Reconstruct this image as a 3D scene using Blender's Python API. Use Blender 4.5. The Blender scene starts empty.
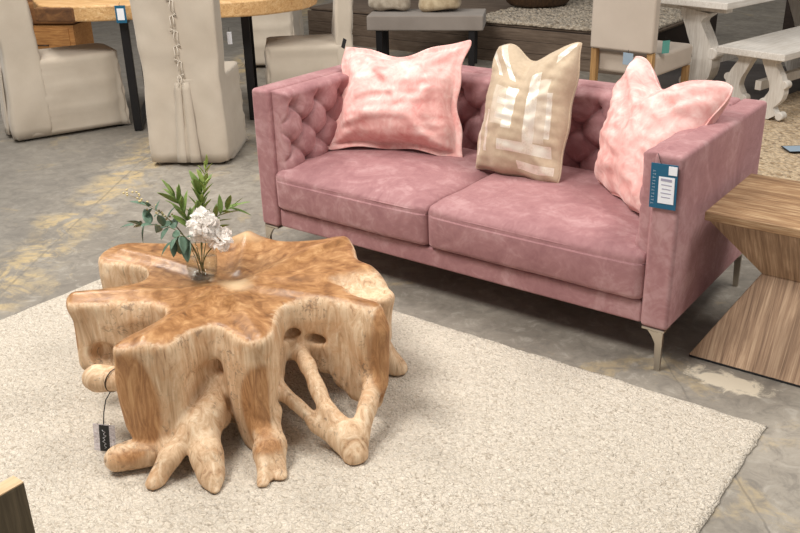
import bpy, bmesh, math, random
import numpy as np
from mathutils import Vector, Matrix
random.seed(7)
rng = np.random.default_rng(11)
SC = bpy.context.scene
COL = SC.collection
PI = math.pi

# ------------------------------------------------------------------ helpers
def mesh_from(name, verts, faces, smooth=True):
    me = bpy.data.meshes.new(name)
    me.from_pydata([tuple(map(float, v)) for v in verts], [], [tuple(map(int, f)) for f in faces])
    if smooth:
        me.polygons.foreach_set('use_smooth', [True]*len(me.polygons))
    me.update()
    return me

def link(name, me, mat=None, parent=None, loc=None):
    o = bpy.data.objects.new(name, me); COL.objects.link(o)
    if mat is not None and me is not None and not me.materials: me.materials.append(mat)
    if parent is not None: o.parent = parent
    if loc is not None: o.location = loc
    return o

def bm_obj(name, bm, mat=None, parent=None, smooth=True, loc=None):
    bmesh.ops.recalc_face_normals(bm, faces=bm.faces[:])
    me = bpy.data.meshes.new(name); bm.to_mesh(me); bm.free()
    if smooth: me.polygons.foreach_set('use_smooth', [True]*len(me.polygons))
    return link(name, me, mat, parent, loc)

def tag(o, label, cat, group=None):
    o['label'] = label; o['category'] = cat
    if group: o['group'] = group
    return o

def thing(name, label, cat, loc=(0,0,0), rz=0, group=None):
    o = bpy.data.objects.new(name, None); COL.objects.link(o)
    o.location = loc; o.rotation_euler = (0,0,rz); o.empty_display_size = .1
    return tag(o, label, cat, group)

def structure(o):
    o['kind'] = 'structure'; return o

def rbox(bm, c, s, r=.01, seg=3, M=None):
    """rounded box centred at c with full sizes s"""
    t = bmesh.new(); bmesh.ops.create_cube(t, size=1.0)
    for v in t.verts: v.co = Vector((v.co.x*s[0], v.co.y*s[1], v.co.z*s[2]))
    r = min(r, min(s)*.49)
    if r > 0:
        bmesh.ops.bevel(t, geom=t.edges[:], offset=r, segments=seg, profile=.5, affect='EDGES')
    mm = Matrix.Translation(Vector(c)) @ (M if M is not None else Matrix.Identity(4))
    bmesh.ops.transform(t, matrix=mm, verts=t.verts[:])
    _merge(bm, t)

def _merge(bm, t):
    mp = {}
    for v in t.verts: mp[v] = bm.verts.new(v.co)
    for f in t.faces:
        try: bm.faces.new([mp[v] for v in f.verts])
        except ValueError: pass
    t.free()

def box_obj(name, c, s, mat, parent=None, r=.01, seg=3, M=None, smooth=False):
    bm = bmesh.new(); rbox(bm, c, s, r, seg, M)
    o = bm_obj(name, bm, mat, parent, True)
    o.modifiers.new('wn', 'WEIGHTED_NORMAL').keep_sharp = False
    return o

def tube(bm, pts, rad, seg=10, flat=1.0, cap=True):
    pts = [Vector(p) for p in pts]; n = len(pts)
    if not hasattr(rad, '__len__'): rad = [rad]*n
    rings = []; up = None
    for i, p in enumerate(pts):
        d = (pts[min(i+1,n-1)] - pts[max(i-1,0)]).normalized()
        if up is None:
            up = Vector((0,0,1)) if abs(d.z) < .9 else Vector((1,0,0))
        a = d.cross(up).normalized(); b = a.cross(d).normalized(); up = b
        rings.append([bm.verts.new(p + (a*math.cos(2*PI*k/seg) + b*math.sin(2*PI*k/seg)*flat)*rad[i]) for k in range(seg)])
    for i in range(n-1):
        for k in range(seg):
            bm.faces.new((rings[i][k], rings[i][(k+1)%seg], rings[i+1][(k+1)%seg], rings[i+1][k]))
    if cap:
        bm.faces.new(rings[0][::-1]); bm.faces.new(rings[-1])

def tube_obj(name, pts, rad, mat, parent=None, seg=10, flat=1.0):
    bm = bmesh.new(); tube(bm, pts, rad, seg, flat); return bm_obj(name, bm, mat, parent)

def lathe(bm, prof, seg=48, c=(0,0,0)):
    rings = []
    for r, z in prof:
        rings.append([bm.verts.new((c[0]+max(r,1e-4)*math.cos(2*PI*k/seg), c[1]+max(r,1e-4)*math.sin(2*PI*k/seg), c[2]+z)) for k in range(seg)])
    for i in range(len(prof)-1):
        for k in range(seg):
            bm.faces.new((rings[i][k], rings[i][(k+1)%seg], rings[i+1][(k+1)%seg], rings[i+1][k]))
    bm.faces.new(rings[0][::-1]); bm.faces.new(rings[-1])

def prism(bm, poly, z0, z1, bevel=0.0, M=None, seg=2):
    t = bmesh.new()
    a = [t.verts.new((x,y,z0)) for x,y in poly]; b = [t.verts.new((x,y,z1)) for x,y in poly]
    n = len(poly)
    t.faces.new(a[::-1]); t.faces.new(b)
    for i in range(n): t.faces.new((a[i], a[(i+1)%n], b[(i+1)%n], b[i]))
    bmesh.ops.recalc_face_normals(t, faces=t.faces[:])
    if bevel > 0:
        es = [e for e in t.edges if abs(e.verts[0].co.z-e.verts[1].co.z) < 1e-6]
        bmesh.ops.bevel(t, geom=es, offset=bevel, segments=seg, profile=.5, affect='EDGES')
    if M is not None: bmesh.ops.transform(t, matrix=M, verts=t.verts[:])
    _merge(bm, t)

def sines(P, scale, seed, n=7):
    """smooth pseudo noise from random plane waves; P (...,3)"""
    g = np.random.default_rng(seed); out = np.zeros(P.shape[:-1])
    for i in range(n):
        k = g.normal(size=3); k /= np.linalg.norm(k); k *= scale*g.uniform(.6, 1.6)
        out += np.sin(P @ k + g.uniform(0, 6.28))
    return out/math.sqrt(n)

# ------------------------------------------------------------------ materials
class NT:
    def __init__(s, name):
        s.m = bpy.data.materials.new(name); s.m.use_nodes = True
        s.t = s.m.node_tree; s.p = s.t.nodes['Principled BSDF']
    def n(s, typ, **kw):
        nd = s.t.nodes.new(typ)
        for k, v in kw.items():
            if k in nd.inputs: nd.inputs[k].default_value = v
            else: setattr(nd, k, v)
        return nd
    def l(s, a, b): s.t.links.new(a, b)
    def coords(s, scale=(1,1,1), rot=(0,0,0), kind='Object'):
        tc = s.n('ShaderNodeTexCoord'); mp = s.n('ShaderNodeMapping')
        mp.inputs['Scale'].default_value = scale; mp.inputs['Rotation'].default_value = rot
        s.l(tc.outputs[kind], mp.inputs['Vector']); return mp.outputs['Vector']
    def noise(s, vec, scale, detail=4, rough=.55, dist=0):
        nd = s.n('ShaderNodeTexNoise'); nd.inputs['Scale'].default_value = scale
        nd.inputs['Detail'].default_value = detail; nd.inputs['Roughness'].default_value = rough
        nd.inputs['Distortion'].default_value = dist
        s.l(vec, nd.inputs['Vector']); return nd.outputs['Fac']
    def ramp(s, fac, stops, interp='LINEAR'):
        r = s.n('ShaderNodeValToRGB'); r.color_ramp.interpolation = interp
        e = r.color_ramp.elements
        while len(e) < len(stops): e.new(.5)
        for el, (p, c) in zip(e, stops):
            el.position = p; el.color = (c[0], c[1], c[2], 1) if hasattr(c, '__len__') else (c, c, c, 1)
        s.l(fac, r.inputs['Fac']); return r.outputs['Color']
    def mix(s, fac, a, b, mode='MIX'):
        m = s.n('ShaderNodeMix', data_type='RGBA', blend_type=mode)
        for v, i in ((fac, 0), (a, 6), (b, 7)):
            if hasattr(v, 'links'): s.l(v, m.inputs[i])
            elif hasattr(v, '__len__'): m.inputs[i].default_value = (v[0], v[1], v[2], 1)
            else: m.inputs[i].default_value = v
        return m.outputs[2]
    def math(s, op, a, b=0.0):
        m = s.n('ShaderNodeMath', operation=op)
        for v, i in ((a, 0), (b, 1)):
            if hasattr(v, 'links'): s.l(v, m.inputs[i])
            else: m.inputs[i].default_value = v
        return m.outputs[0]
    def bump(s, h, strength=.3, dist=.01, normal=None):
        b = s.n('ShaderNodeBump'); b.inputs['Strength'].default_value = strength; b.inputs['Distance'].default_value = dist
        s.l(h, b.inputs['Height'])
        if normal is not None: s.l(normal, b.inputs['Normal'])
        s.l(b.outputs['Normal'], s.p.inputs['Normal']); return b.outputs['Normal']
    def base(s, c):
        if hasattr(c, 'links'): s.l(c, s.p.inputs['Base Color'])
        else: s.p.inputs['Base Color'].default_value = (*c, 1)
    def set(s, **kw):
        for k, v in kw.items():
            k = k.replace('_', ' ')
            s.p.inputs[k].default_value = v
        return s

def srgb(r, g, b):
    f = lambda c: (c/255/12.92) if c/255 <= .04045 else ((c/255+.055)/1.055)**2.4
    return (f(r), f(g), f(b))

def plain(name, c, rough=.5, metal=0.0, **kw):
    t = NT(name); t.base(c); t.set(Roughness=rough, Metallic=metal, **kw)
    v = t.coords(); t.bump(t.noise(v, 60, 3), .05, .004)
    return t.m

def wood(name, dark, mid, light, axis=0, fine=60, rough=.5, bump=.25, knots=.0, stretch=14, sc=None):
    t = NT(name)
    if sc is None: sc = [stretch]*3; sc[axis] = 1.0
    v = t.coords(tuple(sc)); v0 = t.coords((1,1,1))
    a = t.noise(v, fine/14, 6, .65, 1.2); b = t.noise(v, fine/4, 4, .6, .3)
    f = t.math('ADD', t.math('MULTIPLY', a, .7), t.math('MULTIPLY', b, .3))
    c = t.ramp(f, [(.33, dark), (.5, mid), (.66, light)])
    big = t.noise(v0, 3.5, 3)
    c = t.mix(t.ramp(big, [(.4, 0.0), (.7, .45)]), c, dark)
    t.base(c); t.set(Roughness=rough); t.bump(f, bump, .006)
    return t.m

def fabric(name, c, c2=None, scale=260, rough=.95, bump=.25, sheen=.2, big=4):
    t = NT(name); v = t.coords()
    c2 = c2 or tuple(x*.82 for x in c)
    col = t.mix(t.ramp(t.noise(v, big, 4), [(.35, 0.0), (.65, 1.0)]), c, c2)
    fine = t.noise(v, scale, 3, .7)
    col = t.mix(t.math('MULTIPLY', fine, .35), col, tuple(x*.6 for x in c))
    t.base(col); t.set(Roughness=rough, Sheen_Weight=sheen)
    t.bump(fine, bump, .003); return t.m

def velvet(name, base, dark, light, sheen, big=6, contrast=(.38,.62), crush=0.0):
    t = NT(name); v = t.coords()
    n1 = t.noise(v, big, 5, .6, 1.5); n2 = t.noise(v, big*3.3, 4, .6, 2.0)
    f = t.math('ADD', t.math('MULTIPLY', n1, .65), t.math('MULTIPLY', n2, .35))
    c = t.ramp(f, [(contrast[0], dark), (.5, base), (contrast[1], light)])
    t.base(c); t.set(Roughness=.75, Sheen_Weight=sheen, Sheen_Roughness=.35)
    t.p.inputs['Sheen Tint'].default_value = (*light, 1)
    t.p.inputs['Specular IOR Level'].default_value = .2
    fine = t.noise(v, 420, 2)
    h = t.math('ADD', t.math('MULTIPLY', fine, .25), t.math('MULTIPLY', f, crush))
    t.bump(h, .35, .006)
    return t.m

M = {}
M['velvet'] = velvet('dusty_rose_velvet', srgb(164,121,123), srgb(150,107,110), srgb(183,145,146), .9, 4.5, (.36,.64))
M['crush'] = velvet('blush_crushed_velvet', srgb(234,186,180), srgb(218,148,143), srgb(244,212,206), .5, 5, (.33,.62), .3)
M['slip'] = fabric('slipcover_linen', srgb(208,196,180), srgb(198,185,168))
M['parsons'] = fabric('beige_upholstery', srgb(200,186,172), srgb(192,178,164))
M['grey_fabric'] = fabric('grey_upholstery', srgb(150,140,132), srgb(140,130,122))
M['cream_fabric'] = fabric('cream_knit', srgb(206,188,156), srgb(170,148,116), 90, bump=.8, big=16)
M['nickel'] = plain('brushed_nickel', srgb(190,182,170), .32, 1.0)
M['blackmetal'] = plain('black_metal', srgb(26,25,27), .45, .3)
M['black'] = plain('black_plastic', srgb(30,30,32), .6)
M['teal'] = plain('teal_card', srgb(22,92,124), .45)
M['tealpale'] = plain('teal_cloth', srgb(86,150,140), .8)
M['white'] = plain('white_label', srgb(236,238,244), .5)
M['greyprint'] = plain('grey_print', srgb(160,158,180), .6)
M['bluegrey'] = plain('blue_grey_card', srgb(150,168,184), .5)
M['string'] = plain('cotton_tie', srgb(214,204,190), .9)
M['cord'] = plain('black_cord', srgb(24,22,22), .8)
M['whitewood'] = wood('whitewashed_wood', srgb(196,188,178), srgb(222,216,208), srgb(236,232,226), 1, 40, .7, .3)
M['whiteleg'] = wood('whitewashed_carving', srgb(196,188,178), srgb(222,216,208), srgb(236,232,226), 2, 40, .7, .3)
M['oak'] = wood('light_oak', srgb(140,104,62), srgb(172,132,84), srgb(192,154,104), 2, 40, .55, .2)
M['darkplank'] = wood('dark_planks', srgb(78,63,52), srgb(104,88,74), srgb(124,108,94), 0, 40, .75, .3)
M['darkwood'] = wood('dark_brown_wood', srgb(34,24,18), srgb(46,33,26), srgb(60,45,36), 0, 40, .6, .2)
M['drum'] = wood('dark_drum_wood', srgb(48,32,20), srgb(70,48,30), srgb(92,66,42), 2, 50, .6, .4)
M['rustic'] = wood('rustic_pine', srgb(122,78,38), srgb(170,118,64), srgb(196,146,88), 0, 50, .7, .4)
M['liveedge'] = wood('live_edge_slab', srgb(168,122,76), srgb(208,166,112), srgb(228,196,150), 0, 40, .5, .3)
M['sidewood'] = wood('weathered_side_table_wood', srgb(112,86,66), srgb(172,140,112), srgb(212,182,152), 1, 46, .6, .35, sc=(18,.7,.7))
M['sidetop'] = wood('weathered_tabletop_wood', srgb(92,64,42), srgb(162,126,90), srgb(212,184,146), 0, 46, .6, .35)
M['greywood'] = wood('weathered_grey_brown_wood', srgb(66,56,40), srgb(90,78,58), srgb(112,98,76), 2, 40, .7, .3)
M['paleend'] = wood('pale_cut_edge', srgb(176,140,100), srgb(206,174,134), srgb(222,196,160), 1, 40, .6, .2)

def concrete():
    t = NT('stained_concrete'); v = t.coords()
    n1 = t.noise(v, .9, 6, .6, .8); n2 = t.noise(v, 5, 6, .65, .5); n3 = t.noise(v, 38, 4, .6)
    c = t.ramp(n1, [(.32, srgb(128,121,111)), (.5, srgb(152,145,134)), (.68, srgb(170,162,150))])
    c = t.mix(t.ramp(n2, [(.42, 0.0), (.7, .5)]), c, srgb(122,114,104))
    c = t.mix(t.math('MULTIPLY', n3, .3), c, srgb(100,95,90))
    n5 = t.noise(v, 13, 6, .72, .8)
    c = t.mix(t.ramp(n5, [(.36, .5), (.5, 0.0)]), c, srgb(104,99,93)); c = t.mix(t.ramp(n5, [(.54, 0.0), (.68, .45)]), c, srgb(184,178,168))
    sx = t.n('ShaderNodeSeparateXYZ'); t.l(v, sx.inputs[0]); X, Y = sx.outputs[0], sx.outputs[1]
    # old yellowed adhesive along a saw-cut joint and in loose patches
    def band(ax, ay, bx, by, w0, w1, dist=.25):
        dx, dy = bx-ax, by-ay; L = math.hypot(dx, dy); nx, ny = -dy/L, dx/L
        d = t.math('ADD', t.math('MULTIPLY', X, nx), t.math('MULTIPLY', Y, ny))
        d = t.math('SUBTRACT', d, nx*ax+ny*ay)
        d = t.math('ADD', d, t.math('MULTIPLY', t.math('SUBTRACT', n2, .5), dist))
        d = t.math('ABSOLUTE', d)
        mr = t.n('ShaderNodeMapRange'); t.l(d, mr.inputs[0])
        mr.inputs[1].default_value = w0; mr.inputs[2].default_value = w1
        mr.inputs[3].default_value = 1.0; mr.inputs[4].default_value = 0.0
        return mr.outputs[0]
    n4 = t.noise(v, 3.2, 5, .7, 1.0)
    pat = t.ramp(n4, [(.46, 0.0), (.56, 1.0)])
    yel = t.math('MULTIPLY', band(-1.764,-1.1,-2.925,.7, .06, .22), pat)
    yel2 = t.math('MULTIPLY', t.ramp(t.noise(v, 1.7, 6, .72, 1.4), [(.56, 0.0), (.63, 1.0)]), pat)
    yel = t.math('MINIMUM', t.math('ADD', yel, t.math('MULTIPLY', yel2, .5)), 1.0)
    c = t.mix(t.math('MULTIPLY', t.math('MULTIPLY', yel, t.ramp(n5, [(.34, .15), (.52, 1.0)])), .7), c, srgb(196,172,124))
    dl = t.math('SUBTRACT', t.math('ADD', t.math('MULTIPLY', X, -.836), t.math('MULTIPLY', Y, -.541)), 1.765+.31)
    left_dark = t.ramp(t.math('ADD', t.math('MULTIPLY', dl, 2.0), t.math('MULTIPLY', t.math('SUBTRACT', n2, .5), 1.6)), [(.0, 0.0), (.6, 1.0)])
    c = t.mix(t.math('MULTIPLY', left_dark, .45), c, srgb(96,93,89))  # floor turns darker grey on the left side of the joint
    # hairline joints
    j = t.math('ADD', band(-1.764,-1.04,-2.925,.72, .004, .009, .02), band(1.482,-.475,1.653,-.691, .002, .005, .03))
    c = t.mix(t.math('MULTIPLY', t.math('MINIMUM', j, 1.0), t.ramp(n4, [(.4, .1), (.6, .5)])), c, srgb(84,80,76))
    # white paint splash by the side table
    dx = t.math('MULTIPLY', t.math('SUBTRACT', X, 1.275), 5.6); dy = t.math('MULTIPLY', t.math('SUBTRACT', Y, .075), 13)
    rr = t.math('SQRT', t.math('ADD', t.math('MULTIPLY', dx, dx), t.math('MULTIPLY', dy, dy)))
    rr = t.math('ADD', rr, t.math('MULTIPLY', t.math('SUBTRACT', t.noise(v, 16, 5, .7, 1), .5), 2.2))
    c = t.mix(t.ramp(rr, [(.55, .8), (.95, 0.0)]), c, srgb(226,214,192))
    t.base(c)
    t.l(t.ramp(n2, [(.3, .42), (.7, .7)]), t.p.inputs['Roughness'])
    t.bump(t.math('ADD', n2, t.math('MULTIPLY', n3, .5)), .12, .01)
    return t.m
M['floor'] = concrete()

def loop_rug(name, c1, c2, c3, scale, bump=1.0, dist=.01):
    t = NT(name); v = t.coords((1,1.25,1), (0,0,.4))
    warp = t.n('ShaderNodeTexNoise'); warp.inputs['Scale'].default_value = 40; t.l(v, warp.inputs['Vector'])
    vv = t.n('ShaderNodeMix', data_type='VECTOR'); vv.inputs[0].default_value = .03
    t.l(v, vv.inputs[4]); t.l(warp.outputs['Color'], vv.inputs[5])
    vo = t.n('ShaderNodeTexVoronoi'); vo.inputs['Scale'].default_value = scale; t.l(vv.outputs[1], vo.inputs['Vector'])
    d = vo.outputs['Distance']
    sp = t.n('ShaderNodeSeparateColor'); t.l(vo.outputs['Color'], sp.inputs[0])
    c = t.ramp(sp.outputs[0], [(.0, c3), (.14, c2), (.5, c1), (1.0, tuple(min(1, x*1.06) for x in c1))])
    c = t.mix(t.ramp(d, [(.35, 0.0), (.8, .5)]), c, c3)
    c = t.mix(t.ramp(t.noise(v, 2.2, 4), [(.4, 0.0), (.7, .25)]), c, c2)
    t.base(c); t.set(Roughness=.95, Sheen_Weight=.15)
    h = t.math('SUBTRACT', 1.0, d)
    fine = t.noise(v, 300, 2)
    t.bump(t.math('ADD', h, t.math('MULTIPLY', fine, .2)), bump, dist)
    return t.m
M['rug'] = loop_rug('ivory_loop_wool', srgb(221,211,196), srgb(206,195,178), srgb(170,157,140), 125, .9, .007)
M['jute'] = loop_rug('tan_pebble_weave', srgb(212,188,154), srgb(180,152,116), srgb(120,96,68), 40, 1.0, .014)
M['shadefloor'] = fabric('painted_floor_shade', srgb(58,44,36), srgb(44,32,26), 120)  # shade on the floor below the white table, given as a dark colour
M['shag'] = loop_rug('pale_shag', srgb(206,192,172), srgb(180,164,142), srgb(120,104,86), 30, 1.0, .03)

def teak():
    t = NT('teak_root'); v = t.coords()
    at = t.n('ShaderNodeAttribute', attribute_name='zone'); sp = t.n('ShaderNodeSeparateColor'); t.l(at.outputs['Color'], sp.inputs[0])
    top, cut, knot = sp.outputs[0], sp.outputs[1], sp.outputs[2]
    # polished top: grain fanning out from the stump heart along the roots
    mp = t.n('ShaderNodeMapping'); mp.inputs['Location'].default_value = (.02, .04, 0); mp.inputs['Scale'].default_value = (1,1,0); t.l(v, mp.inputs['Vector'])
    ln = t.n('ShaderNodeVectorMath', operation='LENGTH'); t.l(mp.outputs['Vector'], ln.inputs[0])
    nm = t.n('ShaderNodeVectorMath', operation='SCALE'); t.l(mp.outputs['Vector'], nm.inputs[0])
    t.l(t.math('DIVIDE', 1.0, t.math('SQRT', t.math('ADD', ln.outputs['Value'], .06))), nm.inputs['Scale'])
    cb = t.n('ShaderNodeSeparateXYZ'); t.l(nm.outputs[0], cb.inputs[0])
    cx_ = t.n('ShaderNodeCombineXYZ'); t.l(t.math('MULTIPLY', cb.outputs[0], 5.5), cx_.inputs[0]); t.l(t.math('MULTIPLY', cb.outputs[1], 5.5), cx_.inputs[1]); t.l(t.math('MULTIPLY', ln.outputs['Value'], 2.0), cx_.inputs[2])
    fan = t.noise(cx_.outputs[0], 3.0, 7, .62, .9)
    nb = t.noise(v, 5, 5, .6, 2.5)
    tf = t.math('ADD', t.math('MULTIPLY', fan, .6), t.math('MULTIPLY', nb, .4))
    ct = t.ramp(tf, [(.33, srgb(100,66,38)), (.44, srgb(142,98,58)), (.54, srgb(170,124,80)), (.66, srgb(202,160,114))])
    # pale sapwood sides, grain running downwards
    vs = t.coords((9,9,1.2)); ns = t.noise(vs, 3.2, 7, .65, 1.6); ns2 = t.noise(v, 9, 5, .65, 1.0)
    cs = t.ramp(ns, [(.28, srgb(140,104,74)), (.38, srgb(196,160,124)), (.52, srgb(219,188,153)), (.70, srgb(238,216,186))])
    cs = t.mix(t.ramp(ns2, [(.52, 0.0), (.70, .65)]), cs, srgb(200,152,108))
    cs = t.mix(t.ramp(t.noise(vs, 7, 4, .6, .4), [(.6, 0.0), (.74, .55)]), cs, srgb(140,118,94))
    spk = t.math('MULTIPLY', t.ramp(t.noise(v, 34, 6, .7, 1.2), [(.54, 0.0), (.62, 1.0)]), t.ramp(t.noise(v, 6, 3, .6), [(.48, 0.0), (.58, .7)]))
    cs = t.mix(spk, cs, srgb(124,102,84))
    vc = t.coords((7,7,1.6)); nc = t.noise(vc, 4, 6, .65, 2.2)
    cc = t.ramp(nc, [(.3, srgb(134,90,52)), (.5, srgb(176,126,80)), (.68, srgb(204,158,110))])
    c = t.mix(cut, cs, cc); c = t.mix(top, c, ct); c = t.mix(knot, c, srgb(222,190,148))
    t.base(c)
    rgh = t.mix(top, (.62,.62,.62), (.36,.36,.36)); t.l(rgh, t.p.inputs['Roughness'])
    h = t.mix(top, ns, t.math('MULTIPLY', tf, .25)); t.bump(h, .5, .012)
    return t.m
M['teak'] = teak()

def leafmat(name, a, b):
    t = NT(name); v = t.coords()
    t.base(t.mix(t.noise(v, 40, 3), a, b)); t.set(Roughness=.5, Subsurface_Weight=.15); t.p.inputs['Subsurface Radius'].default_value = (.01,.01,.01); return t.m
M['euc'] = leafmat('eucalyptus_leaf', srgb(66,94,78), srgb(112,136,116))
M['green'] = leafmat('fresh_green_leaf', srgb(82,110,46), srgb(138,158,84))
M['lime'] = leafmat('yellow_green_leaf', srgb(124,146,66), srgb(164,178,100))
M['stem'] = plain('green_stem', srgb(96,104,58), .6)
def petalmat():
    t = NT('white_petal'); v = t.coords(); t.base(t.mix(t.noise(v, 40, 3), srgb(255,254,252), srgb(252,246,240))); t.set(Roughness=.6)
    tl = t.n('ShaderNodeBsdfTranslucent'); tl.inputs['Color'].default_value = (1,.98,.96,1)
    mx = t.n('ShaderNodeMixShader'); mx.inputs[0].default_value = .45; t.l(t.p.outputs[0], mx.inputs[1]); t.l(tl.outputs[0], mx.inputs[2])
    t.l(mx.outputs[0], t.t.nodes['Material Output'].inputs['Surface']); return t.m
M['petal'] = petalmat()
def glass(name, rough=0.0, ior=1.45, c=(1,1,1)):
    t = NT(name); t.base(c); t.set(Roughness=rough, IOR=ior, Transmission_Weight=1.0); return t.m
def thin_glass(name, tint, ior):
    t = NT(name); out = t.t.nodes['Material Output']; t.t.nodes.remove(t.p)
    lw = t.n('ShaderNodeLayerWeight'); fr_ = t.math('ADD', t.math('MULTIPLY', t.math('POWER', lw.outputs['Facing'], 4.0), .55), (ior-1)*.07)
    tr = t.n('ShaderNodeBsdfTransparent'); tr.inputs['Color'].default_value = (*tint, 1)
    gl = t.n('ShaderNodeBsdfGlossy'); gl.inputs['Roughness'].default_value = .03
    mx = t.n('ShaderNodeMixShader'); t.l(fr_, mx.inputs[0]); t.l(tr.outputs[0], mx.inputs[1]); t.l(gl.outputs[0], mx.inputs[2]); t.l(mx.outputs[0], out.inputs['Surface'])
    return t.m
M['glass'] = thin_glass('clear_glass', (.97,.985,.98), 1.9)
M['water'] = thin_glass('water', (.985,.99,.985), 1.3)
M['clearcard'] = thin_glass('clear_sleeve', (.86,.86,.93), 1.7)

def metallic_print():
    """linen with foil bars laid out in blocks over the cover's own UVs"""
    t = NT('foil_print_linen')
    tc = t.n('ShaderNodeTexCoord'); sx = t.n('ShaderNodeSeparateXYZ'); t.l(tc.outputs['UV'], sx.inputs[0]); U, V = sx.outputs[0], sx.outputs[1]
    def step(a, lo, hi):
        return t.math('MULTIPLY', t.math('GREATER_THAN', a, lo), t.math('LESS_THAN', a, hi))
    def rect(u0, v0, u1, v1): return t.math('MULTIPLY', step(U, u0, u1), step(V, v0, v1))
    D = t.math('ADD', U, V); E_ = t.math('SUBTRACT', V, U)
    parts = [rect(.36,.17,.92,.25), rect(.58,.05,.95,.11), rect(.64,.25,.74,.78), rect(.84,.30,.89,.62), rect(.40,.34,.52,.68),
             rect(.30,.40,.42,.45), rect(.30,.52,.42,.57), rect(.16,.14,.20,.46), rect(.05,.10,.09,.44)]
    tri = t.math('MULTIPLY', t.math('GREATER_THAN', V, .74), t.math('LESS_THAN', U, .56))
    for a, b in ((.02,.07),(.16,.23)):
        parts.append(t.math('MULTIPLY', step(t.math('SUBTRACT', V, t.math('MULTIPLY', U, -.85)), .9+a, .9+b), tri))
    parts.append(t.math('MULTIPLY', step(E_, .0, .06), step(U, .84, .97)))
    f = parts[0]
    for q in parts[1:]: f = t.math('MAXIMUM', f, q)
    v = t.coords()
    wear = t.ramp(t.noise(v, 20, 5, .7), [(.3, .25), (.5, 1.0)])
    soft = t.math('MULTIPLY', t.math('MAXIMUM', rect(.22,.36,.40,.66), rect(.74,.26,.84,.72)), .45)
    f = t.math('MULTIPLY', t.math('MAXIMUM', f, soft), wear)
    lin = t.mix(t.noise(v, 60, 4), srgb(200,181,157), srgb(176,155,130))
    t.base(t.mix(f, lin, srgb(236,226,212)))
    t.l(t.math('MULTIPLY', f, .35), t.p.inputs['Metallic'])
    t.l(t.ramp(f, [(0, .85), (1, .35)]), t.p.inputs['Roughness'])
    t.set(Sheen_Weight=.1); t.bump(t.noise(v, 260, 3), .25, .003)
    return t.m
M['foil'] = metallic_print()

# ------------------------------------------------------------------ camera
R_ = (0.803812, 0.594341, 0); 
cam = bpy.data.cameras.new('camera'); co = bpy.data.objects.new('camera', cam); COL.objects.link(co)
def cam_axes(yaw, pitch, roll):
    cy, sy, cp, sp = math.cos(yaw), math.sin(yaw), math.cos(pitch), math.sin(pitch)
    f = Vector((sy*cp, cy*cp, -sp)); r = Vector((cy, -sy, 0)); u = r.cross(f)
    c, s = math.cos(roll), math.sin(roll)
    return c*r+s*u, -s*r+c*u, f
cr, cu, cf = cam_axes(-.6472, .4128, -.0257)
mw = Matrix((cr, cu, -cf)).transposed().to_4x4(); mw.translation = Vector((2.0816, -3.007, 1.7969))
co.matrix_world = mw; cam.sensor_width = 36; cam.lens = 41.064; cam.clip_start = .05
SC.camera = co

# ------------------------------------------------------------------ setting
bm = bmesh.new(); rbox(bm, (0,2,-.05), (26,26,.1), 0)
structure(bm_obj('floor', bm, M['floor'], None, False))
M['wall'] = fabric('painted_block_wall', srgb(176,170,162), srgb(166,160,152), 40, bump=.1, big=1)
for nm, c, s in (('wall_back', (0,15.05,3), (26,.1,6)), ('wall_left', (-13.05,2,3), (.1,26,6)), ):
    bm = bmesh.new(); rbox(bm, c, s, 0); structure(bm_obj(nm, bm, M['wall'], None, False))

# ivory rug under the coffee table
def rug(name, x0, y0, x1, y1, h, mat, label, rot=0, z=0.0, rough=0.004, step=.02):
    w, d = x1-x0, y1-y0; nx, ny = max(2,int(w/step)), max(2,int(d/step))
    xs = np.linspace(-w/2, w/2, nx+1); ys = np.linspace(-d/2, d/2, ny+1)
    g = np.random.default_rng(5)
    V = []; F = []
    ex = .006*np.convolve(g.normal(size=ny+1+8), np.ones(5)/5, 'same')[4:-4] if ny > 8 else np.zeros(ny+1)
    ey = .006*np.convolve(g.normal(size=nx+1+8), np.ones(5)/5, 'same')[4:-4] if nx > 8 else np.zeros(nx+1)
    for j, y in enumerate(ys):
        for i, x in enumerate(xs):
            e = min(i, nx-i, j, ny-j)
            zz = h*(.55 if e == 0 else 1) + (g.uniform(-1,1)*rough if e > 0 else 0)
            V.append((x+(ex[j] if i in (0,nx) else 0), y+(ey[i] if j in (0,ny) else 0), zz))
    for j in range(ny):
        for i in range(nx):
            a = j*(nx+1)+i; F.append((a, a+1, a+nx+2, a+nx+1))
    per = [i for i in range(nx+1)] + [j*(nx+1)+nx for j in range(1, ny+1)] + [ny*(nx+1)+i for i in range(nx-1,-1,-1)] + [j*(nx+1) for j in range(ny-1,0,-1)]
    b0 = len(V)
    for k in per: V.append((V[k][0], V[k][1], 0))
    n = len(per)
    for k in range(n): F.append((per[k], b0+k, b0+(k+1)%n, per[(k+1)%n]))
    F.append(tuple(b0+k for k in range(n))[::-1])
    o = link(name, mesh_from(name, V, F), mat, None, ((x0+x1)/2, (y0+y1)/2, z)); o.rotation_euler = (0,0,rot)
    return tag(o, label, 'rug')
rug('area_rug', -1.507, -2.95, 1.485, -.148, .012, M['rug'], 'ivory nubby loop-pile rug lying under the teak root coffee table', 0, 0, .0025, .016)

# ------------------------------------------------------------------ sofa
W, D, H, L, T = 2.10, .968, .8577, .175, .108
sofa = thing('sofa', 'dusty rose velvet tuxedo sofa with button tufting and metal legs', 'sofa', (0,0,0))
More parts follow.
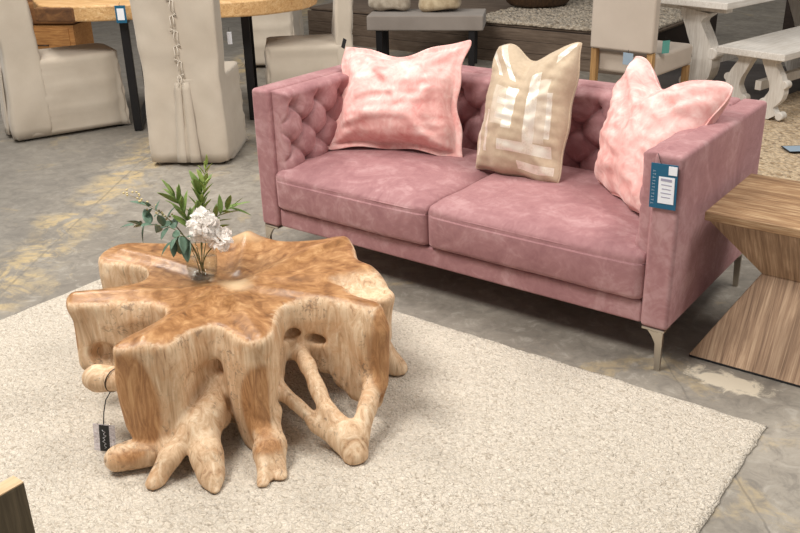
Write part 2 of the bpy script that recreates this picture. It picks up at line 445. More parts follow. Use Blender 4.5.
# arms are plain outside; the tufted lining is a panel of its own
def soft_box(name, c, s, r, mat, parent, bulge=0.0, sub=0):
    bm = bmesh.new(); rbox(bm, c, s, r, 4); o = bm_obj(name, bm, mat, parent)
    o.modifiers.new('wn', 'WEIGHTED_NORMAL'); return o
arm_l = soft_box('arm', (-W/2+T/2, D/2, (L+H)/2), (T, D, H-L), .018, M['velvet'], sofa)
arm_r = soft_box('arm', (W/2-T/2, D/2, (L+H)/2), (T, D, H-L), .018, M['velvet'], sofa)
back = soft_box('back', (0, D-.06, (L+H)/2), (W-2*T-.002, .12, H-L), .018, M['velvet'], sofa)
soft_box('seat_rail', (0, .39, L+.046), (W-2*T-.004, .74, .092), .012, M['velvet'], sofa)

def tufted(name, umax, vz0, vz1, du, dv, phase, v_first, rows, depth, place, parent, seed, u_lo=0.0, u_hi=None):
    """upholstered panel with diamond tufts. u along the panel, v height; place(u, v, h)->xyz. Returns the buttons' (u, v)"""
    u_hi = u_hi if u_hi is not None else umax
    nu, nv = int(umax/.006), int((vz1-vz0)/.006)
    U, Vv = np.meshgrid(np.linspace(0, umax, nu+1), np.linspace(vz0, vz1, nv+1))
    q = (Vv - v_first)/dv                      # row coordinate: row 0 at the top, going down negative
    p = (U - phase)/(du/2)
    a = (p + q)/2; b = (p - q)/2
    ca = np.abs(np.sin(PI*a)); cb = np.abs(np.sin(PI*b))
    mn = np.minimum(ca, cb); h = 1 - .24*np.exp(-(mn/.15)**1.1)
    # above the top row of buttons the folds run straight up and fade
    up = np.clip((q)/1.0, 0, 1)
    vert = 1-.24*np.exp(-(np.abs(np.sin(PI*p/2))/.15)**1.1)
    h = np.where(q > 0, (1-up)*vert*(1-0) + up*1.0, h)
    h = np.maximum(h, 0)
    btn = []
    for r in range(rows):
        off = phase + (du/2 if r % 2 else 0)
        k0 = math.ceil((0-off)/du); 
        for k in range(k0, int((umax-off)/du)+1):
            u = off + k*du
            if u_lo+.03 < u < u_hi-.03: btn.append((u, v_first - r*dv))
    edge = np.minimum(np.minimum(U/.05, (umax-U)/.05), (vz1-Vv)/.035); edge = np.clip(edge, 0, 1)
    edge = np.sqrt(1-(1-edge)**2)
    # folds only where a button is near, plain cloth near the panel's ends
    near = np.zeros_like(U)
    for (bu, bv) in btn:
        near = np.maximum(near, np.exp(-(((U-bu)/(du*.62))**2 + ((Vv-bv)/(dv*1.35))**2)**2))
    h = 1 - (1-h)*np.clip(near*1.3, 0, 1)
    h = h - .06*(1-np.sqrt(np.clip(ca*cb, 0, 1)))*np.clip(near*1.3, 0, 1)
    pit = np.zeros_like(U)
    for (bu, bv) in btn: pit += np.exp(-(np.sqrt((U-bu)**2+(Vv-bv)**2)/.026)**1.1)
    hh = .016 + depth*h*edge - (depth*.85+.002)*np.clip(pit, 0, 1)
    P3 = np.stack([U, Vv, U*0], -1)
    hh += .0022*sines(P3, 60, seed)*edge
    Vt = []; F = []
    for j in range(nv+1):
        for i in range(nu+1): Vt.append(place(U[j,i], Vv[j,i], hh[j,i]))
    for j in range(nv):
        for i in range(nu):
            k = j*(nu+1)+i; F.append((k, k+1, k+nu+2, k+nu+1))
    # close the back
    per = [i for i in range(nu+1)] + [j*(nu+1)+nu for j in range(1, nv+1)] + [nv*(nu+1)+i for i in range(nu-1,-1,-1)] + [j*(nu+1) for j in range(nv-1,0,-1)]
    b0 = len(Vt)
    idx = {}
    for k in per:
        j, i = divmod(k, nu+1); Vt.append(place(U[j,i], Vv[j,i], -.004))
    n = len(per)
    for k in range(n): F.append((per[(k+1)%n], b0+(k+1)%n, b0+k, per[k]))
    me = mesh_from(name, Vt, F)
    bm = bmesh.new(); bm.from_mesh(me); bmesh.ops.recalc_face_normals(bm, faces=bm.faces[:]); bm.to_mesh(me); bm.free()
    o = link(name, me, M['velvet'], parent)
    return o, btn, depth

bme = None
def button_mesh():
    bm = bmesh.new(); lathe(bm, [(0,0),(.011,0),(.0145,.003),(.0125,.007),(.006,.0095),(0,.010)], 14)
    bmesh.ops.recalc_face_normals(bm, faces=bm.faces[:])
    me = bpy.data.meshes.new('button'); bm.to_mesh(me); bm.free()
    me.polygons.foreach_set('use_smooth', [True]*len(me.polygons)); me.materials.append(M['velvet']); return me
BTN = button_mesh()
def put_buttons(panel, btn, pos, rot):
    for (u, v) in btn:
        o = link('button', BTN, None, panel, pos(u, v)); o.rotation_euler = rot
ZF = .40
xl = -W/2+T; xr = W/2-T; yb = D-.12
pl, bl, _ = tufted('tufted_panel', yb-.035, ZF, H-.008, .178, .093, .109-.03, .765, 4, .055, lambda u, v, h: (xl+h, .03+u, v), arm_l, 1)
put_buttons(pl, bl, lambda u, v: (xl+.006, .03+u, v), (0, PI/2, 0))
pr, br, _ = tufted('tufted_panel', yb-.035, ZF, H-.008, .178, .093, .109-.03, .765, 4, .055, lambda u, v, h: (xr-h, .03+u, v), arm_r, 2)
put_buttons(pr, br, lambda u, v: (xr-.006, .03+u, v), (0, -PI/2, 0))
pb, bb, _ = tufted('tufted_panel', 2*xr-.01, ZF, H-.008, .187, .093, .36-.187*2+xr-.005-.187*4, .765, 4, .06, lambda u, v, h: (xl+.005+u, yb-h, v), back, 3, 0, 2*xr)
put_buttons(pb, bb, lambda u, v: (xl+.005+u, yb-.006, v), (PI/2, 0, 0))

def cushion(name, x0, x1, y0, y1, z0, z1, seed, parent):
    """boxed seat cushion: crowned top, rounded front, slightly bellied sides"""
    nx, ny, nz = 44, 40, 10
    w, d, h = x1-x0, y1-y0, z1-z0; cx, cy, cz = (x0+x1)/2, (y0+y1)/2, (z0+z1)/2
    bm = bmesh.new(); bmesh.ops.create_cube(bm, size=2.0)
    bmesh.ops.subdivide_edges(bm, edges=bm.edges[:], cuts=27, use_grid_fill=True)
    P = np.array([v.co for v in bm.verts])
    r = np.array([.05/(w/2), .05/(d/2), .05/(h/2)])
    half = np.array([w/2, d/2, h/2])
    Q = P*half; rad = .028
    inner = np.clip(Q, -(half-rad), half-rad); dv = Q-inner
    ln = np.linalg.norm(dv, axis=1, keepdims=True); 
    Q = np.where(ln > 1e-9, inner + dv/np.maximum(ln,1e-9)*np.minimum(ln, rad), Q)
    u, v_, t = P[:,0], P[:,1], P[:,2]
    crown = .030*(1-np.abs(u)**3)*(1-np.abs(v_)**3)
    Q[:,2] += np.where(t > 0, crown*np.clip(t,0,1), 0)
    front = np.clip(-v_, 0, 1)
    Q[:,1] -= .014*(1-np.abs(t)**2)*(1-u**4)*(front > .9)
    Q[:,2] -= .012*np.clip((front-.7)/.3, 0, 1)*(t > .5)
    n = sines(np.stack([Q[:,0]*1.0, Q[:,1]*1.0, Q[:,2]], -1), 9, seed)*.004 + sines(Q, 26, seed+3)*.0016
    Q[:,2] += n*np.clip(t,0,1); Q[:,1] -= n*(front > .9)
    for vtx, q in zip(bm.verts, Q): vtx.co = (q[0]+cx, q[1]+cy, q[2]+cz)
    o = bm_obj(name, bm, M['velvet'], parent)
    # piping along the top front edge and down the front corners
    bm = bmesh.new()
    zt = z1-.034
    tube(bm, [(x0+.004, y1-.1, zt)] + [(x0+.004, y0+.10, zt), (x0+.012, y0+.03, zt), (x0+.04, y0+.002, zt-.002)] + [(x0+.04+(w-.08)*k/16, y0+.002-.006*math.sin(PI*k/16)**.5, zt-.004) for k in range(1,16)] + [(x1-.04, y0+.002, zt-.002), (x1-.012, y0+.03, zt), (x1-.004, y0+.10, zt), (x1-.004, y1-.1, zt)], .0042, 6)
    bm_obj('piping', bm, M['velvet'], o)
    return o
cushion('seat_cushion', xl+.001, -.043, -.004, yb-.045, L+.094, .475, 21, sofa)
cushion('seat_cushion', -.039, xr-.001, -.004, yb-.045, L+.094, .475, 22, sofa)

def sofa_leg(sx, y, front):
    bm = bmesh.new(); x = sx*(W/2-.045)
    rbox(bm, (x-sx*.01, y+(.028 if front else -.028), L-.006), (.09, .07, .012), .003, 2)
    yo = y
    # blade that narrows from the bracket to the foot
    prof = [(.030, L-.012), (.022, L-.03), (.014, L-.06), (.0125, .06), (.011, 0.0)]
    prev = None
    for (hw, z) in prof:
        k = (L-z)/L
        cxx = x + sx*(.028-.040+ .0) - sx*(-.012)*(1-k) ; cxx = x + sx*.02 - sx*(hw-.011)
        ring = [bm.verts.new((cxx+a*hw, yo+b, z)) for a, b in ((-1,-.007),(1,-.007),(1,.007),(-1,.007))]
        if prev:
            for k2 in range(4): bm.faces.new((prev[k2], prev[(k2+1)%4], ring[(k2+1)%4], ring[k2]))
        else: bm.faces.new(ring)
        prev = ring
    bm.faces.new(prev[::-1])
    o = bm_obj('leg', bm, M['nickel'], sofa, False); return o
for sx in (-1, 1):
    sofa_leg(sx, .012, True); sofa_leg(sx, D-.03, False)

# ------------------------------------------------------------------ pillows
def pillow(name, BL, BR, TR, TL, thick, inset, chop, mat, label, seed, creases=(), flange=0.0, bulge_front=1.0, N=70, chop_w=.3, chop_u=0.0, pinch=0.0, extra=None):
    BL, BR, TR, TL = [np.array(p, float) for p in (BL, BR, TR, TL)]
    org = (BL+BR)/2
    rt = (BR+TR-BL-TL); rt /= np.linalg.norm(rt); upv = (TL+TR-BL-BR); upv /= np.linalg.norm(upv)
    nrm = np.cross(rt, upv); nrm /= np.linalg.norm(nrm)
    s = np.linspace(-1, 1, N+1); u, v = np.meshgrid(s, s)
    fu = u*(1 - inset*(1-v*v)); fv = v*(1 - inset*(1-u*u))
    ch = np.exp(-((u-chop_u)/chop_w)**2)*np.clip((v+1)/2, 0, 1)**2.2
    fv = fv - chop*ch
    cr_ = 1-(.07 if flange else .03)*np.abs(u*v)**7; fu = fu*cr_; fv = fv*cr_
    ed = np.clip((np.maximum(np.abs(u), np.abs(v))-.6)/.4, 0, 1)
    fu = fu + .022*ed*np.sin(9*v+seed); fv = fv + .018*ed*np.sin(8*u+seed*2)
    a = (fu+1)/2; b = (fv+1)/2
    P = ((1-a)*(1-b))[...,None]*BL + (a*(1-b))[...,None]*BR + (a*b)[...,None]*TR + ((1-a)*b)[...,None]*TL
    k = 1-flange
    uu, vv = np.clip(np.abs(u)/k, 0, 1), np.clip(np.abs(v)/k, 0, 1)
    t = ((1-uu**2.4)*(1-vv**2.4))**.5 if not flange else ((1-uu**2.6)*(1-vv**2.6))**.55
    t = t*(1-.35*ch*(chop > 0))
    w3 = np.stack([fu*.3, fv*.3, u*0+seed], -1)
    rad = np.arctan2(np.abs(v), np.abs(u)+1e-6)
    cornerdist = np.minimum.reduce([np.hypot(u-x, v-y) for x in (-1,1) for y in (-1,1)])
    wr = sines(w3, 12, seed)*.014 + sines(w3, 30, seed+1)*.004 + sines(w3*np.array([1,2.2,1]), 60, seed+2)*.0025
    fold = np.sin(rad*16+sines(w3, 12, seed+4)*1.6)*.015*np.exp(-(cornerdist/.5)**2)
    for (u0, v0, u1, v1, A_, w_) in creases:
        dx, dy = u1-u0, v1-v0; Lc = math.hypot(dx, dy); tt = np.clip(((u-u0)*dx+(v-v0)*dy)/Lc**2, 0, 1)
        bend = .10*np.sin(PI*tt); sd = ((u-u0)*(-dy)+(v-v0)*dx)/Lc - bend; along = np.hypot(u-u0-tt*dx, v-v0-tt*dy)
        end = np.sqrt(np.clip(np.sin(PI*np.clip(((u-u0)*dx+(v-v0)*dy)/Lc**2, 0, 1)), 0, 1))
        wr = wr + A_*(sd/w_)*np.exp(-(sd/w_)**2)*1.6*end - A_*.6*np.exp(-(sd/(w_*.45))**2)*end
    crease = -.012*np.exp(-((u-chop_u + .0*v)/.07)**2)*np.clip((v-.1)/.9, 0, 1)*(chop > .1)
    wob = (sines(w3, 30, seed+9)*.018)*(1-np.clip(t*3, 0, 1))*(1 if flange else .25)
    F1 = P + nrm*(thick*t*bulge_front*1.0 + (wr+fold)*np.clip(t*2,0,1) + crease*np.clip(t*3,0,1) + wob + .003)[...,None]
    B1 = P - nrm*(thick*t*.75 - wob + .003)[...,None]
    if extra is not None: F1, B1 = extra(u, v, F1, B1)
    n1 = N+1
    V = np.concatenate([F1.reshape(-1,3), B1.reshape(-1,3)])-org
    Fc = []
    for j in range(N):
        for i in range(N):
            q = j*n1+i; Fc.append((q, q+1, q+n1+1, q+n1)); o2 = n1*n1+q; Fc.append((o2, o2+n1, o2+n1+1, o2+1))
    per = [i for i in range(n1)] + [j*n1+N for j in range(1,n1)] + [N*n1+i for i in range(N-1,-1,-1)] + [j*n1 for j in range(N-1,0,-1)]
    m = len(per)
    for q in range(m):
        c, d = per[q], per[(q+1)%m]; Fc.append((c, n1*n1+c, n1*n1+d, d))
    me = mesh_from(name, V, Fc); me.materials.append(mat)
    uv = me.uv_layers.new(name='UVMap')
    co_ = np.concatenate([np.stack([(u+1)/2, (v+1)/2], -1).reshape(-1,2)]*2)
    li = np.zeros(len(me.loops), int); me.loops.foreach_get('vertex_index', li)
    uv.data.foreach_set('uv', co_[li].astype(np.float32).ravel())
    root = thing(name, label, 'pillow', tuple(org))
    cov = link('cover', me, None, root)
    return root, cov, (P, F1, B1, nrm, org, per)
def piping(root, per, F1, B1, org, r, mat):
    n1 = F1.shape[0]
    A = (F1.reshape(-1,3)[per] + B1.reshape(-1,3)[per])/2 - org
    bm = bmesh.new(); pts = [tuple(a) for a in A] + [tuple(A[0])]
    tube(bm, pts, r, 6, cap=False); bm_obj('piping', bm, mat, root)

r1, c1, g1 = pillow('throw_pillow', (-.935,.335,.48), (-.205,.575,.478), (-.265,.735,1.05), (-.965,.585,.985), .18, .155, .12, M['crush'],
    'pink crushed velvet flanged pillow with black corner tag, leaning on the left arm', 31, ((-.95,.9,.0,.15,.014,.16),(-.9,-.75,.35,-.45,.016,.14),(.95,.95,.30,-.05,.018,.18),(.9,-.9,.35,.05,.014,.15),(.72,-.6,.80,.6,.014,.12),(-.5,.75,.5,.55,.010,.12),(-.6,-.2,.1,.05,.009,.12),(-.2,.5,-.15,-.1,.008,.10)), flange=.12, chop_w=.45, chop_u=-.1)
# black brand tag sewn to the top left corner
box_obj('tag', (.0,0,0), (.022,.004,.05), M['black'], r1, .001, 1).matrix_local = Matrix.Translation(Vector((-.945,.575,.985))-Vector(g1[4])) @ Matrix.Rotation(.35, 4, 'Y')
r2, c2, g2 = pillow('throw_pillow', (-.115,.50,.49), (.335,.48,.482), (.305,.72,1.072), (-.125,.72,1.03), .125, .02, .26, M['foil'],
    'cream linen pillow with silver geometric foil print at the middle of the sofa', 41, ((-.85,.6,.1,.45,.010,.14),(.9,.7,.3,.2,.010,.14),(-.9,-.8,-.2,-.3,.008,.14),(.85,-.85,.4,-.2,.010,.14)), chop_w=.42, chop_u=.02)
piping(r2, g2[5], g2[1], g2[2], g2[4], .004, M['foil'])
r3, c3, g3 = pillow('throw_pillow', (.47,.60,.49), (.86,.20,.52), (1.03,.545,.995), (.54,.745,1.04), .15, .03, .34, M['crush'],
    'pink crushed velvet pillow slumped into the corner of the right arm', 51, ((-.8,.75,.1,.0,.018,.18),(.2,.55,.85,.25,.016,.16),(-.2,.4,.75,.05,.014,.14),(-.9,-.4,.2,-.55,.014,.16),(-.7,-.85,.6,-.75,.012,.12),(.9,.8,.3,.3,.016,.16)), chop_w=.42, chop_u=-.15)
piping(r3, g3[5], g3[1], g3[2], g3[4], .0045, M['crush'])

# ------------------------------------------------------------------ price tag on the right arm
pt = thing('price_tag', 'teal price tag with white label hanging on the front of the sofa arm', 'tag', (.99, -.012, .743), 0)
Mt = Matrix.Rotation(-.03, 4, 'Y')
box_obj('card', (0,0,0), (.098,.003,.165), M['teal'], pt, .001, 1, Mt)
lb = box_obj('label_panel', (.012,-.003,-.012), (.058,.002,.098), M['white'], pt, .0008, 1, Mt); lb['label'] = 'white paper label'
bm = bmesh.new(); rbox(bm, (.01,-.0045,.026), (.04,.001,.009), 0)
for k in range(4): rbox(bm, (.012,-.0045,.008-.015*k), (.038-.006*(k%2),.001,.003), 0)
bm_obj('print', bm, M['greyprint'], lb, False)
box_obj('corner_panel', (.030,-.003,.062), (.031,.002,.032), M['white'], pt, .0008, 1, Mt)
bm = bmesh.new()
zz = -.07
for k in range(11):        # run of small illegible letters up the left edge
    hgt = (.008,.009,.007,.010,.008)[k%5]
    rbox(bm, (-.036,-.0022,zz+hgt/2), (.010,.001,.0018), 0); rbox(bm, (-.036+(.004 if k%2 else -.004),-.0022,zz+hgt/2), (.0018,.001,hgt*.8), 0)
    zz += hgt+.0035
bm_obj('lettering', bm, M['bluegrey'], pt, False)
tube_obj('loop', [(-.015,0,.08),(-.02,-.003,.095),(-.03,.004,.112),(-.036,.012,.114)], .0011, M['cord'], pt, 5)

# ------------------------------------------------------------------ teak root coffee table (implicit surface -> surface nets)
def surface_nets(f, origin, h):
    nx, ny, nz = f.shape
    s = f < 0
    cid = -np.ones((nx-1, ny-1, nz-1), int)
    acc = np.zeros((nx-1, ny-1, nz-1, 3)); cnt = np.zeros((nx-1, ny-1, nz-1))
    I, J, K = np.meshgrid(np.arange(nx-1), np.arange(ny-1), np.arange(nz-1), indexing='ij')
    corners = [(a,b,c) for a in (0,1) for b in (0,1) for c in (0,1)]
    sub = lambda A, o: A[o[0]:nx-1+o[0], o[1]:ny-1+o[1], o[2]:nz-1+o[2]]
    for a in corners:
        for ax in range(3):
            if a[ax] == 1: continue
            b = list(a); b[ax] = 1; b = tuple(b)
            fa, fb = sub(f, a), sub(f, b); m = (fa < 0) != (fb < 0)
            t = np.where(m, fa/np.where(m, fa-fb, 1), 0)
            p = np.stack([np.full_like(t, a[0]), np.full_like(t, a[1]), np.full_like(t, a[2])], -1); p[...,ax] = t
            acc += p*m[...,None]; cnt += m
    act = cnt > 0
    cid[act] = np.arange(act.sum())
    V = (acc[act]/cnt[act][:,None] + np.stack([I[act], J[act], K[act]], -1))*h + np.array(origin)
    F = []
    for ax in range(3):
        o1, o2 = [(1,2),(2,0),(0,1)][ax]
        sl = [slice(1, n-1) for n in f.shape]; sl[ax] = slice(0, f.shape[ax]-1)
        sl2 = list(sl); sl2[ax] = slice(1, f.shape[ax])
        A, B = s[tuple(sl)], s[tuple(sl2)]
        idx = np.argwhere(A != B)
        if len(idx) == 0: continue
        flip = A[tuple(idx.T)]
        off = np.array([0 if a == ax else 1 for a in range(3)])
        base = idx + off
        def c(d1, d2):
            q = base.copy(); q[:,o1] -= d1; q[:,o2] -= d2; return cid[tuple(q.T)]
        q = np.stack([c(1,1), c(0,1), c(0,0), c(1,0)], 1)
        q[~flip] = q[~flip][:, ::-1]
        F.append(q)
    return V, np.concatenate(F)

def smin(a, b, k):
    h = np.clip(.5+.5*(b-a)/k, 0, 1); return b*(1-h)+a*h - k*h*(1-h)
def smax(a, b, k): return -smin(-a, -b, k)
def capsule(P, a, b, ra, rb, flat=None):
    a, b = np.array(a), np.array(b); d = b-a
    t = np.clip(((P-a) @ d)/(d @ d), 0, 1)
    return np.linalg.norm(P - (a + t[...,None]*d), axis=-1) - (ra + (rb-ra)*t)

OUT = [(-.795,-1.135),(-.85,-1.05),(-.835,-.95),(-.681,-.875),(-.573,-.804),(-.517,-.717),(-.523,-.617),(-.43,-.608),(-.323,-.616),(-.253,-.57),(-.204,-.5),(-.178,-.419),(-.107,-.436),(-.034,-.5),(.035,-.585),(.150,-.600),(.275,-.645),(.325,-.735),(.22,-.79),(.16,-.815),(.25,-.835),(.338,-.829),(.394,-.874),(.347,-.906),(.251,-.915),(.149,-.936),(.086,-.988),(.078,-1.049),(.109,-1.101),(.235,-1.242),(.187,-1.29),(.104,-1.274),(.026,-1.252),(-.023,-1.259),(-.037,-1.302),(-.032,-1.374),(-.009,-1.438),(-.055,-1.485),(-.105,-1.535),(-.140,-1.555),(-.165,-1.535),(-.172,-1.48),(-.170,-1.415),(-.193,-1.303),(-.241,-1.253),(-.289,-1.248),(-.357,-1.274),(-.414,-1.34),(-.502,-1.418),(-.54,-1.444),(-.59,-1.405),(-.595,-1.364),(-.55,-1.305),(-.507,-1.225),(-.484,-1.158),(-.527,-1.101),(-.588,-1.075),(-.68,-1.09)]
def chaikin(p, n=2):
    p = np.array(p)
    for _ in range(n):
        q = np.roll(p, -1, 0); p = np.stack([.75*p+.25*q, .25*p+.75*q], 1).reshape(-1, 2)
    return p
def poly_sdf(X, Y, poly):
    P = np.stack([X, Y], -1).reshape(-1, 2); d = np.full(len(P), 1e9); ins = np.zeros(len(P), bool)
    n = len(poly)
    for i in range(n):
        a, b = poly[i], poly[(i+1)%n]; e = b-a; w = P-a
        t = np.clip((w @ e)/(e @ e), 0, 1); d = np.minimum(d, ((w-t[:,None]*e)**2).sum(1))
        c = (a[1] > P[:,1]) != (b[1] > P[:,1])
        if abs(e[1]) > 1e-12: ins ^= c & (P[:,0] < e[0]*(P[:,1]-a[1])/e[1]+a[0])
    return (np.sqrt(d)*np.where(ins, -1, 1)).reshape(X.shape)

TOPZ = .452
h = .0075
gx = np.arange(-.93, .50, h); gy = np.arange(-1.66, -.34, h); gz = np.arange(0.0, .50, h)
X2, Y2 = np.meshgrid(gx, gy, indexing='ij')
f2 = poly_sdf(X2, Y2, chaikin(OUT, 2)) - .007
# underside height: low at the cut root ends, arched between them
ctl = [(-.55,-1.42,.17),(-.40,-1.24,.20),(-.5,-1.15,.24),(-.78,-1.05,.20),(-.6,-.93,.13),(-.45,-.64,.08),(-.12,-.46,.13),(.24,-.68,.17),(.05,-.62,.18),
       (.38,-.87,.05),(.34,-.90,.05),(.28,-.905,.065),(.22,-.91,.095),(.16,-.925,.14),(.11,-.955,.19),(.085,-1.02,.22),(.085,-1.07,.10),(.2,-1.27,-.03),(.16,-1.28,-.02),(.21,-1.23,-.01),(.12,-1.24,.0),(.15,-1.17,.02),(.05,-1.2,.08),
       (-.05,-1.45,.03),(-.08,-1.49,.03),(-.15,-1.54,.13),(-.115,-1.52,.07),(-.10,-1.43,.04),(-.15,-1.36,.08),(-.05,-1.36,.05),(.0,-1.27,.06),(-.25,-1.0,.15),(-.2,-1.2,.12),(.0,-.95,.25),(-.1,-.8,.2),(-.3,-1.22,.14)]
wsum = np.zeros_like(X2); bl_ = np.zeros_like(X2)
for (x, y, z) in ctl:
    w = 1/(((X2-x)**2+(Y2-y)**2)+2e-4)**2; wsum += w; bl_ += w*z
low = bl_/wsum
XX, YY, ZZ = np.meshgrid(gx, gy, gz, indexing='ij')
P3 = np.stack([XX, YY, ZZ], -1)
nA = sines(P3*np.array([1,1,.45]), 17, 101, 5); nB = sines(P3*np.array([1,1,.35]), 45, 102, 5)
dep = np.clip((TOPZ-ZZ)/TOPZ, 0, 1)
side = f2[...,None] + .022*dep**1.5 + (.013*nA + .006*nB)*np.clip(dep*6, 0, 1)
# the top is dished between ridges that run out along every root
rr_ = np.hypot(X2+.2, Y2+1.0)
topz = TOPZ - .016*np.exp(-(rr_/.28)**2) + .004*sines(np.stack([X2, Y2, X2*0], -1), 14, 7)
def seg2(ax_, ay_, bx_, by_):
    dx, dy = bx_-ax_, by_-ay_; t = np.clip(((X2-ax_)*dx+(Y2-ay_)*dy)/(dx*dx+dy*dy), 0, 1)
    return np.hypot(X2-ax_-t*dx, Y2-ay_-t*dy)
for q in ((-.22,-1.06,-.56,-1.39),(-.3,-.98,-.76,-1.03),(-.25,-.9,-.47,-.64),(-.16,-.95,-.12,-.46),(-.1,-.98,.36,-.87),(-.1,-1.08,.2,-1.24),(-.18,-1.1,-.09,-1.47),(-.12,-.92,.2,-.66)):
    topz = topz + .016*np.exp(-(seg2(*q)/.032)**2)
tip5 = np.clip(((X2-.10)*.86 + (Y2+.70)*-.25)/.11, 0, 1)*(Y2 > -.80)*(Y2 < -.58 + .0*X2); topz = topz - .045*tip5
topz = topz + .012*np.exp(-(((X2+.17)/.07)**2+((Y2+1.0)/.04)**2)) + .02*np.exp(-(((X2+.42)/.07)**2+((Y2+.69)/.05)**2))
top = ZZ - topz[...,None]
bot = low[...,None] + .010*nA - ZZ
body = smax(smax(side, top, .030), bot, .045)
def hole(f, c, r, k=.012):
    q = (P3-np.array(c))/np.array(r); e = (np.linalg.norm(q, axis=-1)-1)*min(r); return smax(f, -e, k)
body = hole(body, (.080,-.985,.325), (.024,.07,.022))
body = hole(body, (.150,-.93,.300), (.034,.11,.021))
body = hole(body, (-.005,-1.305,.285), (.026,.10,.040))
body = hole(body, (.02,-1.38,.17), (.025,.06,.075))
body = hole(body, (-.46,-1.385,.245), (.055,.05,.050))
CH = [ # splayed triangle at the right: two struts meeting in one broad foot, and an inner one
 [[(.10,-.98,.25,.032),(.17,-1.02,.23,.026),(.31,-1.085,.14,.026),(.40,-1.10,.07,.044),(.44,-1.108,.030,.038)],
  [(.36,-.90,.17,.035),(.395,-.975,.13,.022),(.425,-1.07,.07,.026),(.44,-1.108,.030,.034)],
  [(-.05,-1.06,.25,.05),(.14,-1.12,.17,.024),(.29,-1.12,.10,.022),(.40,-1.105,.05,.03)]],
 # front foot and the strut beside it
 [[(-.04,-1.27,.20,.05),(.03,-1.375,.15,.052),(.10,-1.44,.08,.046),(.150,-1.470,.04,.036),(.195,-1.498,.012,.020)]],
 [[(.02,-1.33,.18,.03),(.025,-1.42,.14,.034),(.015,-1.51,.085,.029),(.010,-1.59,.020,.022)]],
 [[(.165,-1.235,.13,.04),(.225,-1.305,.065,.026),(.288,-1.388,.012,.015)]],
 [[(.17,-1.20,.14,.035),(.24,-1.265,.08,.022),(.308,-1.324,.012,.014)]],
 [[(-.150,-1.60,.062,.046),(-.06,-1.45,.070,.047),(.0,-1.3,.12,.05)]],
 [[(-.345,-1.515,.255,.028),(-.33,-1.51,.258,.037),(-.22,-1.455,.265,.036),(-.08,-1.37,.28,.045)]],
 [[(-.60,-.98,.26,.07),(-.68,-.95,.12,.05),(-.73,-.92,.03,.04)]],
 [[(-.36,-.72,.22,.07),(-.38,-.62,.1,.05),(-.40,-.56,.03,.04)]],
 [[(.08,-.66,.25,.07),(.16,-.62,.12,.05),(.22,-.58,.03,.04)]],
 [[(-.40,-1.15,.26,.06),(-.36,-1.16,.12,.055),(-.38,-1.18,.03,.05)]]]
owner = np.zeros(body.shape, np.int8); total = body.copy(); best = body.copy()
for li_, chains in enumerate(CH):
    pts = np.array([p for ch in chains for p in ch]); lo_ = pts[:,:3].min(0)-.12; hi_ = pts[:,:3].max(0)+.12
    sl = tuple(slice(max(0, int((lo_[i]-g_[0])/h)), max(0, int((hi_[i]-g_[0])/h)+1)) for i, g_ in enumerate((gx, gy, gz)))
    Pq = P3[sl]; f = None
    for ch in chains:
        for a, b in zip(ch[:-1], ch[1:]):
            c = capsule(Pq, a[:3], b[:3], a[3], b[3]); f = c if f is None else smin(f, c, .028)
    f = f + .004*nA[sl] + .0045*nB[sl]
    total[sl] = smin(total[sl], f, .012 if li_ in (5, 6) else .025)
    m_ = f < best[sl]; ow = owner[sl]; ow[m_] = li_+1; best[sl] = np.minimum(best[sl], f)
total = smax(total, .0150-ZZ, .005)
Vb, Fb = surface_nets(total, (gx[0], gy[0], gz[0]), h)
gi = [np.clip(np.rint((Vb[:,i]-g_[0])/h).astype(int), 0, len(g_)-1) for i, g_ in enumerate((gx, gy, gz))]
vown = owner[gi[0], gi[1], gi[2]]

def zone_of(V, N, own):
    z = np.zeros((len(V), 4)); z[:,3] = 1
    ix, iy = gi[0], gi[1]; e = f2[ix, iy]; t5 = tip5[ix, iy]
    tp = np.clip((N[:,2]-.55)/.3, 0, 1)*np.clip((V[:,2]-.37)/.03, 0, 1)*np.clip((-e-.002)/.012, 0, 1)
    z[:,0] = tp*(1-np.clip(t5*1.8, 0, 1))
    def face(n, c, r):
        n = np.array(n, float); n /= np.linalg.norm(n)
        q = (V-np.array(c))/np.array(r); w = np.clip((1-np.linalg.norm(q, axis=1))/.15, 0, 1)
        return np.clip((N @ n - .40)/.25, 0, 1)*w
    z[:,1] = np.maximum.reduce([face((.15,-1,0), (-.115,-1.53,.23), (.085,.14,.23)), face((.6,-.8,.1), (.21,-1.275,.19), (.10,.10,.19)), face((1,-.2,0), (.385,-.875,.28), (.08,.07,.2)),
                 face((-.8,-.5,0), (-.58,-1.39,.36), (.10,.10,.12))])*.95
    z[:,2] = np.clip(1.25-np.hypot((V[:,0]+.17)/.075, (V[:,1]+1.0)/.04), 0, 1)*.9*(V[:,2] > .4) + np.clip(1.3-np.hypot((V[:,0]+.44)/.07, (V[:,1]+.68)/.055), 0, 1)*.8*(V[:,2] > .4)
    z[own > 0, 0] = 0
    return np.clip(z, 0, 1)
ct = thing('coffee_table', 'sculptural teak root coffee table standing on the ivory rug', 'coffee table', (-.2,-1.0,0)); off = np.array([-.2,-1.0,0.0])
full = mesh_from('tmp', Vb, Fb); nn_ = np.zeros(len(Vb)*3); full.vertices.foreach_get('normal', nn_); nn_ = nn_.reshape(-1, 3)
if (nn_[:,2]*(Vb[:,2] > .43)).sum() < 0: Fb = Fb[:, ::-1]; nn_ = -nn_
ZN = zone_of(Vb, nn_, vown); fown = np.max(vown[Fb], axis=1)
bpy.data.meshes.remove(full)
